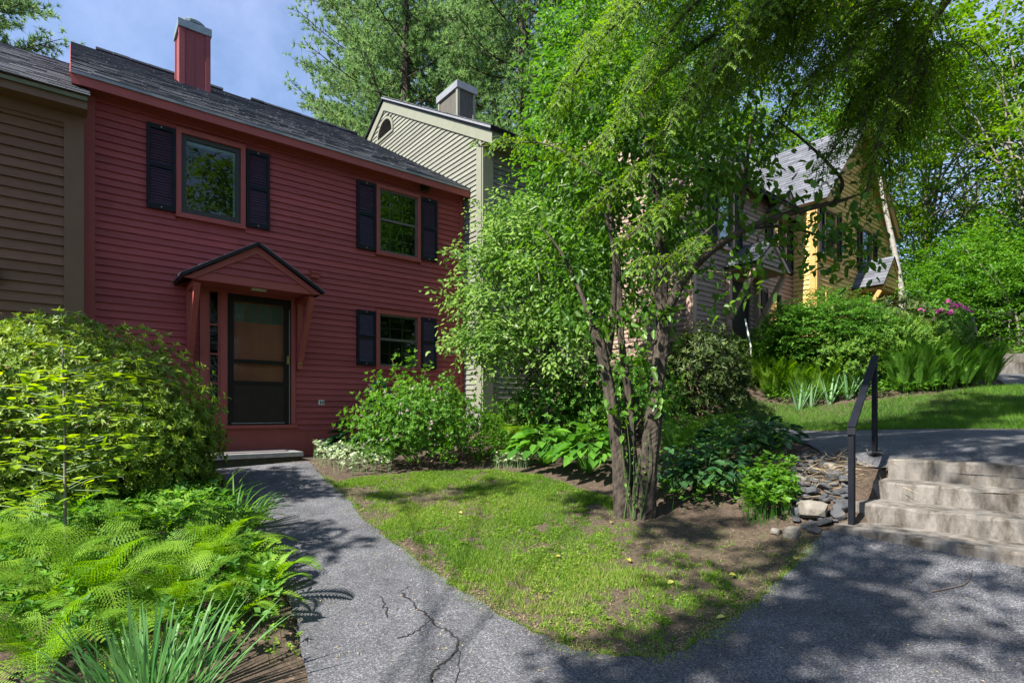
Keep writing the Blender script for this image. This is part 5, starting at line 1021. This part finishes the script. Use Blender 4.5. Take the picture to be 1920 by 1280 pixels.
hosta('dark hosta behind the pink-budded shrub along the red wall', 700, 830, 30, .24, 'l_hosta_d', 138, 1.2, p=hw(4.3, 9.1, gz(*hw(4.3, 9.1)[:2])))
hosta('bright hosta at the back corner of the lawn', 1020, 872, 95, .17, 'l_hosta', 132, 1.4)
hosta('bright drooping hosta just left of the crabapple stems', 1105, 888, 100, .17, 'l_hosta', 133, 1.45)
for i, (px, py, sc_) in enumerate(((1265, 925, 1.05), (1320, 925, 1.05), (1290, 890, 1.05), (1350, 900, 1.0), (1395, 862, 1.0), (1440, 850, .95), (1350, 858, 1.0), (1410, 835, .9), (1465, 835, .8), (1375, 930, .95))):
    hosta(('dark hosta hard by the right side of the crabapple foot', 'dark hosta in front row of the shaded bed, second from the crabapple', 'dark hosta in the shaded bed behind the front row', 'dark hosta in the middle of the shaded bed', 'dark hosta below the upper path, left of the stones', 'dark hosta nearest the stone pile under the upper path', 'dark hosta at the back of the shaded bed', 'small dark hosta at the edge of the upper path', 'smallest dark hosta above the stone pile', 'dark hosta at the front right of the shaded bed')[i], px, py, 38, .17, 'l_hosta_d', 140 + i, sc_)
leafy_mass('ground_cover', 'bright heart-leaved plants spilling beside the stone pile', [(1385, 925), (1440, 905), (1490, 900), (1500, 960), (1470, 985), (1400, 985)], 260, .30, .065, .048, 'l_bright', 116, per=4, kind='stuff')
leafy_mass('ground_cover', 'dark leafy ground cover in the shaded bed right of the crabapple', [(1235, 960), (1240, 800), (1400, 790), (1480, 830), (1480, 880), (1390, 960)], 900, .24, .06, .035, 'l_mid', 117, per=4, kind='stuff')
leafy_mass('ground_cover', 'mixed green ground cover along the green house wall', [(880, 880), (920, 800), (1000, 790), (1130, 790), (1150, 880), (1050, 870), (1000, 875)], 1300, .5, .06, .034, 'l_bright', 118, per=4, kind='stuff')
for px, py, lb in ((1350, 765, 'tall lily stalk with whorled leaves near the dark rhododendron'), (1372, 775, 'second whorled lily stalk beside the upper path')):
    p = gp(px, 822); rng = np.random.default_rng(px); r = plant('lily', lb, 'plant', p); lv = Leaves(); hh = .62 if px == 1350 else .5; MB(p).tube([p, p + [0, 0, hh]], [.006, .003], 5).build('stem', M['stem'], r)
    n = 60; t = rng.uniform(.2, 1, n); a = rng.uniform(0, 6.28, n); lv.leaf(p + UPV * (t * hh)[:, None], np.c_[np.cos(a), np.sin(a), .3 + 0 * a], UPV, .12 * (1.2 - t * .5), .018, 'd', rng=rng); add_leaves(r, lv, M['l_mid'], 'leaves')
# shrub before the green house and the blossoming viburnum
T, c, rng = shrub('garden_shrub', 'leafy green shrub in front of the green house base', 'shrub', 0, 0, 0, (.9, .6, .7), .6, 1100, 6, .065, .034, M['l_mid'], 151, zlo=-.6, nst=8, st=.012, base=(.75, 8.9), inner=.4, lump=.2)
T, c, rng = shrub('garden_shrub', 'shaded leafy shrub behind the crabapple stems', 'shrub', 0, 0, 0, (1.0, .65, .75), .65, 1100, 6, .065, .034, M['l_mid'], 152, zlo=-.6, nst=8, st=.012, base=(1.75, 8.6), inner=.4, lump=.2)
rng = np.random.default_rng(153); vb = np.array([.55, 8.7, 0]); vb[2] = gz(vb[0], vb[1])
vbl = [(at(960, 560, 8.6), (.75, .55, .6)), (at(930, 640, 8.4), (.6, .5, .4)), (at(1000, 460, 8.8), (.75, .6, .6)), (at(960, 420, 8.8), (.5, .5, .4)), (at(1050, 540, 8.6), (.8, .6, .7)), (at(1040, 640, 8.4), (.75, .6, .45)), (at(880, 560, 8.5), (.32, .3, .35)), (at(890, 480, 8.6), (.28, .3, .25)), (at(905, 640, 8.3), (.4, .3, .22))]
T = plant('viburnum_tree', 'pale leafy viburnum with cream blossoms at the corner of the green house', 'tree', vb); lv, cen = blob_crown(rng, vbl, 880, 15, .15, .085, .048, 'o', .75, droop=.15, upn=.7); add_leaves(T, lv, M['l_vib'], 'crown')
limbs(rng, vb - [0, 0, .1], vb + [.05, 0, 1.6], cen[rng.choice(len(cen), 22)], .055, .035, vb).build('trunk', M['bark_g'], T, smooth=True)
lv = Leaves(); P = cen[rng.choice(len(cen), 46)] + rng.normal(0, .08, (46, 3)) + [0, -.12, .06]; whorls(lv, rng, P, nrm(UPV + rng.normal(0, .5, P.shape)), 9, .035, .024); add_leaves(T, lv, M['blossom'], 'blossoms')['kind'] = 'stuff'
# second leafy tree behind the crabapple
def mid_tree(label, b, blobs, n, mat, seed, L=.085, W=.055, name='dogwood_tree', per=20):
    rng = np.random.default_rng(seed); b = np.array([b[0], b[1], gz(*b)]); T = plant(name, label, 'tree', b); lv, cen = blob_crown(rng, blobs, n, per, .2, L, W, 'o', .5, droop=.15, upn=.8, gap=-.3, seed=seed); add_leaves(T, lv, M[mat], 'crown'); limbs(rng, b - [0, 0, .1], b + [.1, .1, 3.4], cen[rng.choice(len(cen), 22)], .085, .05, b).build('trunk', M['bark_d'], T, smooth=True)
mid_tree('bright leafy dogwood rising behind the crabapple before the green house', (1.35, 9.6), [(at(1060, 330, 9.4), (.9, .8, .8)), (at(1130, 200, 9.4), (1.1, .9, 1.0)), (at(1180, 60, 9.5), (1.2, 1, 1.1)), (at(1090, 60, 9.6), (.7, .7, .8)), (at(1180, 420, 9.4), (1.0, .8, 1.0)), (at(1240, 250, 9.4), (1.0, .9, 1.0)), (at(1050, 200, 9.6), (.55, .5, .6)), (at(1120, 520, 9.2), (.9, .7, .7))], 900, 'l_bright', 161)
# dark rhododendron, burning bush, evergreens and flowering rhododendron before the upper houses
shrub('rhododendron', 'dark rhododendron with stiff narrow leaves right of the crabapple', 'shrub', 0, 0, 0, (.80, .7, .82), .72, 1050, 8, .105, .026, M['l_dark'], 171, zlo=-.7, inner=.5, nst=10, st=.018, spread=.8, bias=.6, base=(3.35, 9.6))
T, c, rng = shrub('burning_bush', 'bright green burning bush spreading in flat tiers before the upper houses', 'shrub', 0, 0, 0, (1.15, .9, .78), .7, 60, 5, .05, .026, M['l_mid'], 172, zlo=-.5, nst=10, st=.016, base=(6.35, 11.2))
lv, _ = blob_crown(rng, [((c[0], c[1], c[2] + .05), (1.22, .95, .85)), ((c[0] + .75, c[1] + .1, c[2] - .1), (.85, .7, .6)), ((c[0] - .6, c[1], c[2] - .1), (.8, .7, .65))], 1900, 24, .11, .062, .036, 'd', .22, upn=1.3); add_leaves(T, lv, M['l_mid'])
shrub('rhododendron', 'dull green rhododendron in front of the ochre door hood', 'shrub', 0, 0, 0, (.95, .8, .75), .65, 900, 7, .085, .028, M['l_dark'], 173, zlo=-.6, nst=8, st=.016, base=(8.0, 11.6), inner=.5)
T, c, rng = shrub('rhododendron', 'rhododendron topped with magenta flowers near the far handrail', 'shrub', 0, 0, 0, (.62, .6, .78), .75, 700, 7, .085, .03, M['l_mid'], 174, zlo=-.6, nst=8, st=.016, base=(8.55, 11.2), inner=.5)
lv = Leaves(); n = 26; P = at(1770, 582, 10.9) + rng.normal(0, 1, (n, 3)) * [.33, .2, .10]; P[:, 2] -= np.abs(P[:, 0] - P[:, 0].mean()) * .25
for p in P: q, d_ = dome_pts(rng, 9, p, (.055, .055, .05), -.2, .9); whorls(lv, rng, q, d_, 5, .035, .026)
add_leaves(T, lv, M['pink'], 'flower_trusses')['kind'] = 'stuff'
for px, Y, r_, lb in ((1590, 10.6, .60, 'feathery light green yew left of the tall fern mass'), (1690, 10.7, .72, 'broad yew in the middle of the upper bed'), (1760, 10.6, .60, 'yew below the magenta flowers')):
    T, c, rng = shrub('yew_shrub', lb, 'shrub', px, 0, Y, (r_, r_ * .8, r_ * .75), .5, 30, 5, .04, .01, M['l_yew'], px, nst=8, st=.012, group='yews in the upper bed'); lv = Leaves(); P, D_ = dome_pts(rng, 520, c, (r_ * 1.15, r_ * .9, r_ * .85), -.6, .5, .2, px)
    for q in np.linspace(0, 1, 8):
        ax = nrm(D_ * [1, 1, .3] + [0, 0, .35]); whorls(lv, rng, P + ax * .15 * q, ax, 3, .06, .022, 'd', spread=1.2, lift=.4)
    add_leaves(T, lv, M['l_yew'])
# fern bank, low edging and irises of the upper bed
def fern_bank(label, poly, n, mat, seed, sc_, me_list):
    rng = np.random.default_rng(seed); PP = np.array(poly); lo, hi = PP.min(0), PP.max(0); x = rng.uniform(lo[0], hi[0], n * 4); y = rng.uniform(lo[1], hi[1], n * 4); k = inpoly(x, y, PP); x = x[k][:n]; y = y[k][:n]; V = []; Fg = []; va = []; off = 0
    for i in range(len(x)):
        me = me_list[i % len(me_list)]; nv = len(me.vertices); v = np.empty(nv * 3, np.float32); me.vertices.foreach_get('co', v); v = v.reshape(-1, 3); a = rng.uniform(0, 6.28); s_ = sc_ * rng.uniform(.8, 1.2); c_, q_ = math.cos(a), math.sin(a)
        w = np.c_[v[:, 0] * c_ - v[:, 1] * q_, v[:, 0] * q_ + v[:, 1] * c_, v[:, 2] * 1.1] * s_ + [x[i], y[i], gz(x[i], y[i])]; V.append(w); at_ = np.empty(nv, np.float32); me.attributes['var'].data.foreach_get('value', at_); va.append(at_)
        for p in (3, 4):
            pass
        tot = np.empty(len(me.polygons), np.int32); me.polygons.foreach_get('loop_total', tot); li = np.empty(len(me.loops), np.int32); me.loops.foreach_get('vertex_index', li); st = np.concatenate([[0], np.cumsum(tot)[:-1]])
        for p in (3, 4):
            s0 = st[tot == p]
            if len(s0): Fg.append((p, li[s0[:, None] + np.arange(p)] + off))
        off += nv
    gr = [np.concatenate([f for p_, f in Fg if p_ == p]) for p in (3, 4) if any(p_ == p for p_, f in Fg)]
    tag(link('fern_bank', np_mesh('fern_bank', np.concatenate(V), gr, np.concatenate(va)), M[mat]), label, 'ferns', kind='stuff')
FL = [fern_mesh(96, 9, .62, False, .32, width=.15, elr=(1.15, 1.5)), fern_mesh(97, 11, .66, False, .35, width=.16, elr=(1.1, 1.5))]
fern_bank('sunlit yellow-green ferns massed on the bank below the burning bush', [(4.5, 10.75), (5.6, 10.35), (6.4, 10.3), (6.6, 11.2), (5.4, 11.9), (4.6, 11.7)], 95, 'l_fern', 181, .9, FL)
fern_bank('deep green upright ferns massed at the right end of the upper bed', [(6.9, 9.85), (7.7, 9.72), (8.5, 9.85), (9.0, 10.3), (8.5, 10.9), (7.0, 10.6)], 85, 'l_fern_d', 182, 1.05, FL)
leafy_mass('ground_cover', 'low bright edging plants along the upper lawn', None, 900, .26, .05, .026, 'l_bright', 183, poly=[(4.7, 10.6), (5.6, 10.2), (6.5, 9.87), (7.4, 9.68), (8.0, 9.75), (8.2, 10.0), (6.6, 10.4), (5.0, 11.0)], kind='stuff', per=5)
for i, (px, n, lb) in enumerate(((1497, 9, 'pale iris fan leftmost in the upper bed'), (1520, 7, 'broad iris fan second from the dark rhododendron'), (1555, 8, 'iris fan in the middle of the row'), (1590, 10, 'widest pale iris fan left of the handrail'), (1620, 6, 'slim iris fan with tall stalk left of the handrail'))):
    rng = np.random.default_rng(190 + i); x = (px - 960) / F * 10.15; p = np.array([x, 10.15, gz(x, 10.15)]); r = plant('iris', lb, 'iris', p, 'irises in the upper bed'); lv = Leaves(); t = np.linspace(-.55, .55, n); A = np.c_[t + rng.normal(0, .06, n), rng.normal(0, .1, n), np.ones(n)]
    lv.strap(p + np.c_[t * .05, 0 * t, 0 * t], A, rng.uniform(.45, .72, n), np.full(n, .042), rng.uniform(0, .12, n), rng, twist=0.05); add_leaves(r, lv, M['l_iris'], 'leaves')
    if i == 4: MB(p).tube([p, p + [-.1, 0, 1.0]], [.006, .004], 5).build('flower_stalk', M['stem'], r)

# ------------------------------------------------------------------ grass, stones, litter and small things
def grass(name, label, poly, n, h, w, mat, seed, bare=None, kind='stuff', holes=()):
    rng = np.random.default_rng(seed); PP = np.array(poly); lo, hi = PP.min(0), PP.max(0); x = rng.uniform(lo[0], hi[0], int(n * 2.6)); y = rng.uniform(lo[1], hi[1], int(n * 2.6)); k = inpoly(x, y, PP); x, y = x[k], y[k]
    if bare is not None: k = bare(x, y, rng); x, y = x[k], y[k]
    x, y = x[:n], y[:n]; m = len(x); P = np.c_[x, y, GZ(x, y)]; a = rng.uniform(0, 6.28, m); ax = np.c_[np.cos(a) * .55, np.sin(a) * .55, rng.uniform(.5, 1.4, m)]; lv = Leaves(); lv.leaf(P, ax, rng.normal(0, 1, (m, 3)), h * rng.uniform(.4, 1.25, m) * (1 + .45 * vnoise(x, y, 4, seed)), w, 'n', droop=.15, var=np.clip(.5 + .4 * vnoise(x, y, 2.2, seed + 1) + rng.normal(0, .22, m), 0, 1)); return lv, (x, y), rng
edge = np.array(RP)
def lawn_bare(x, y, rng):
    d = np.min(np.hypot(x[:, None] - edge[None, :, 0], y[:, None] - edge[None, :, 1]), 1); dt = np.hypot(x - cb[0], y - cb[1] + .1)
    f = .78 + 1.1 * vnoise(x, y, 3.2, 5) + 1.0 * vnoise(x, y, 9, 6) + .9 * vnoise(x, y, 26, 7) - np.clip(.32 - d, 0, 1) * 2.4 - np.clip(.75 - dt, 0, 1) * 1.6 - np.clip((x - .55) * .75, 0, 1.1) * (y < 5.6)
    return rng.random(len(x)) < np.clip(f, .015, 1)
lv, _, rng = grass('grass', '', lawn_poly, 170000, .042, .0055, 'l_grass', 201, lawn_bare)
# clover and broad weeds through the turf
PP = np.array(lawn_poly); x = rng.uniform(PP[:, 0].min(), PP[:, 0].max(), 60000); y = rng.uniform(PP[:, 1].min(), PP[:, 1].max(), 60000); k = inpoly(x, y, PP); x, y = x[k], y[k]; k = lawn_bare(x, y, rng) & (vnoise(x, y, 5, 8) > -.05); x, y = x[k][:9000], y[k][:9000]
P = np.c_[x, y, GZ(x, y) + rng.uniform(.008, .03, len(x))]; whorls(lv, rng, P, nrm(UPV + rng.normal(0, .25, P.shape)), 3, .016, .014, 'd', spread=1., lift=.05)
# edge_tufts: blades and litter straggling over the asphalt edge and bare soil
k = rng.integers(8, len(RP) - 6, 5200); P2 = RP[k] + (RP[k + 1] - RP[k]) * rng.random((5200, 1)) + rng.normal(0, .05, (5200, 2)) * (vnoise(RP[k, 0], RP[k, 1], 9, 12)[:, None] > -.1); n = len(P2); P = np.c_[P2, GZ(P2[:, 0], P2[:, 1])]; lv.leaf(P, rng.normal(0, .6, (n, 3)) + [0, 0, .8], rng.normal(0, 1, (n, 3)), rng.uniform(.02, .06, n), .005, 'n', rng=rng)
tag(link('grass', lv.mesh('grass'), M['l_grass']), 'patchy short grass and clover of the front lawn', 'grass', kind='stuff')
lv, _, rng = grass('grass', '', UL, 110000, .085, .007, 'l_grass_d', 202); tag(link('grass', lv.mesh('grass'), M['l_grass_d']), 'lush grass of the upper lawn beyond the path', 'grass', kind='stuff')
lv, _, rng = grass('grass', '', [(10.9, 12.9), (14.5, 11.6), (17, 15), (12.5, 14.6)], 14000, .12, .012, 'l_grass_d', 203); tag(link('grass', lv.mesh('grass'), M['l_grass_d']), 'grass strip above the far steps', 'grass', kind='stuff')
# stone pile between shaded bed and steps
def stone_mesh(seed, flat):
    rng = np.random.default_rng(seed); import bmesh
    bm = bmesh.new(); bmesh.ops.create_icosphere(bm, subdivisions=2, radius=1); 
    for v in bm.verts:
        p = np.array(v.co); q = np.sign(p) * np.abs(p) ** .6; v.co = Vector(q * [1, .75, flat] * (1 + .16 * vnoise(p[0:1] * 2, p[1:2] * 2 + p[2:3] * 3, 1.7, seed)[0]))
    me = bpy.data.meshes.new('stone'); bm.to_mesh(me); bm.free(); return me
SM = [stone_mesh(300 + k, (.35, .5, .28, .6, .42)[k]) for k in range(5)]
for m_ in SM: m_.materials.append(M['stone'])
rng = np.random.default_rng(310); placed = []
quad = np.array([gp(1500, 850)[:2], gp(1590, 852)[:2], gp(1600, 905)[:2], gp(1572, 985)[:2], gp(1520, 1000)[:2], gp(1490, 985)[:2], gp(1478, 900)[:2]])
tries = 0
while len(placed) < 92 and tries < 6000:
    tries += 1; x = rng.uniform(quad[:, 0].min(), quad[:, 0].max()); y = rng.uniform(quad[:, 1].min(), quad[:, 1].max()); r_ = rng.choice([.035, .05, .07, .085])
    if not inpoly(np.array([x]), np.array([y]), quad)[0] or any(math.hypot(x - a, y - b) < (r_ + c_) * .72 for a, b, c_ in placed): continue
    placed.append((x, y, r_)); o_ = link('stone', SM[int(rng.integers(5))], None, None, (x, y, gz(x, y) + r_ * .25)); o_.scale = (r_, r_ * rng.uniform(.8, 1.2), r_ * rng.uniform(.8, 1.2)); o_.rotation_euler = (rng.normal(0, .3), rng.normal(0, .3), rng.uniform(0, 6.28)); tag(o_, 'dark slate stone in the loose pile beside the concrete steps', 'stone', 'slate stones beside the steps')
mw = stone_mesh(350, .55); mw.materials.append(M['stone_w'])
for px, py, r_, lb in ((1522, 965, .16, 'largest tan fieldstone at the lower end of the stone pile'), (1485, 1003, .085, 'rounded grey-tan fieldstone lowest by the lawn edge'), (1455, 1000, .06, 'small fieldstone at the lawn edge below the heart-leaved plants'), (1495, 905, .09, 'pale fieldstone at the upper left of the stone pile'), (1560, 880, .08, 'tan fieldstone under the straw')):
    p = gp(px, py); o_ = link('fieldstone', mw, None, None, (p[0], p[1], p[2] + r_ * .25)); o_.scale = (r_, r_, r_); o_.rotation_euler = (.1, .2, px * .1); tag(o_, lb, 'stone')
lv = Leaves(); n = 420; c = gp(1550, 890); P = c + rng.normal(0, 1, (n, 3)) * [.22, .22, 0]; P[:, 2] = GZ(P[:, 0], P[:, 1]) + rng.uniform(.04, .10, n); ax = rng.normal(0, 1, (n, 3)) * [1, 1, .12]; lv.leaf(P, ax, UPV + rng.normal(0, .3, (n, 3)), rng.uniform(.08, .24, n), .005, 'n', rng=rng); tag(link('dry_straw', lv.mesh('dry_straw'), M['straw']), 'dry straw litter lying across the stone pile', 'straw', kind='stuff')
# leaf litter and thatch along the asphalt edge
lv = Leaves(); k = rng.integers(0, len(RP) - 4, 3600); P2 = RP[k] + (RP[k + 1] - RP[k]) * rng.random((3600, 1)) + rng.normal(0, .07, (3600, 2)); P2 = P2[~inpoly(P2[:, 0], P2[:, 1], np.array(path_poly)) | (rng.random(len(P2)) < .25)]; n = len(P2); P = np.c_[P2, GZ(P2[:, 0], P2[:, 1]) + .014]; lv.leaf(P, rng.normal(0, 1, (n, 3)) * [1, 1, .15], UPV + rng.normal(0, .2, (n, 3)), rng.uniform(.015, .05, n), .0035, 'n', rng=rng); tag(link('dry_thatch', lv.mesh('dry_thatch'), M['straw']), 'dry thatch fringe along the edge of the lawn', 'thatch', kind='stuff')
lv = Leaves(); PP = np.array(path_poly); x = rng.uniform(-4, 5.5, 5200); y = rng.uniform(1.5, 8.2, 5200); k = inpoly(x, y, PP); x, y = x[k][:1500], y[k][:1500]; n = len(x); P = np.c_[x, y, GZ(x, y) + .016]; lv.leaf(P, rng.normal(0, 1, (n, 3)) * [1, 1, .1], UPV + rng.normal(0, .3, (n, 3)), rng.uniform(.006, .028, n) * rng.choice([.6, 1, 1.4], n), rng.uniform(.003, .009, n), 'd', rng=rng); tag(link('leaf_litter', lv.mesh('leaf_litter'), M['straw']), 'specks of dry leaf litter scattered over the asphalt', 'litter', kind='stuff')
lv = Leaves(); PP = np.array(lawn_poly); x = rng.uniform(-2.2, 2.8, 26000); y = rng.uniform(3.0, 7.7, 26000); k = inpoly(x, y, PP); x, y = x[k][:8000], y[k][:8000]; n = len(x); P = np.c_[x, y, GZ(x, y) + .009]; lv.leaf(P, rng.normal(0, 1, (n, 3)) * [1, 1, .2], UPV + rng.normal(0, .4, (n, 3)), rng.uniform(.008, .04, n), rng.uniform(.003, .008, n), 'd', rng=rng); tag(link('soil_litter', lv.mesh('soil_litter'), leaf_mat('brown_litter', (.05, .033, .02), (.30, .22, .13), .1, .8)), 'brown bits of dead leaf and bark lying through the lawn', 'litter', kind='stuff')
# fallen leaves, twig
for i, (px, py, lb) in enumerate(((1040, 1050, 'yellow fallen leaf in the middle of the lawn'), (1145, 985, 'yellow fallen leaf near the crabapple foot'), (1175, 1055, 'pale fallen leaf on bare soil before the crabapple'), (860, 965, 'yellow fallen leaf toward the back of the lawn'), (1380, 1085, 'yellow fallen leaf near the asphalt edge'), (1492, 1052, 'yellow fallen leaf at the lower corner of the lawn'), (1010, 1130, 'fallen leaf at the front of the lawn'), (1210, 1095, 'fallen leaf right of the bare soil'), (1262, 1098, 'green weed leaf on the bare soil patch'), (1360, 1165, 'small yellow leaf on the shaded asphalt edge'))):
    p = gp(px, py); lv = Leaves(); r_ = np.random.default_rng(i); lv.leaf(np.array([p + [0, 0, .03]]), r_.normal(0, 1, (1, 3)) * [1, 1, .1], np.array([[.1, -.3, 1.]]), .06, .042, 'o', rng=r_); o_ = link('fallen_leaf', lv.mesh('fallen_leaf', p), M['l_fall'], None, tuple(p)); tag(o_, lb, 'leaf', 'fallen leaves')
p = gp(1790, 1110); Q = spline([gp(1748, 1115) + [0, 0, .018], gp(1780, 1110) + [0, 0, .02], gp(1812, 1098) + [0, 0, .02], gp(1823, 1075) + [0, 0, .018]], 6); tag(MB(p).tube(Q, np.linspace(.004, .0025, len(Q)), 5).build('fallen_twig', M['twig'], None, tuple(p), smooth=True), 'thin curved fallen twig on the asphalt below the steps', 'twig')
# hose reel against the red wall, stake by the mauve house
hb_ = hw(4.35, 9.42, 0); hb_[2] = gz(hb_[0], hb_[1]); T = plant('hose_reel', 'green garden hose reel half hidden under the small window', 'hose reel', hb_)
an = np.linspace(0, 2 * math.pi, 25)
for k in range(5): MB(hb_).tube([hw(4.38 + .15 * math.cos(t), 9.34 + .03 * k, .38 + .16 * math.sin(t)) for t in an], .012, 6).build('hose_coil', M['hose'], T, smooth=True)
MB(hb_).tube([hw(4.22, 9.40, hb_[2]), hw(4.22, 9.40, .45), hw(4.30, 9.40, .56), hw(4.46, 9.40, .56), hw(4.54, 9.40, .45), hw(4.54, 9.40, hb_[2])], .014, 6).build('reel_frame', M['hose'], T, smooth=True)
a, b = at(1408, 650, 11.2), at(1397, 598, 11.3); tag(MB(a).tube([a - [0, 0, .3], a, b], [.018, .018, .016], 7).build('wooden_stake', M['white'], None, tuple(a), smooth=True), 'pale leaning wooden stake in front of the mauve house', 'stake')
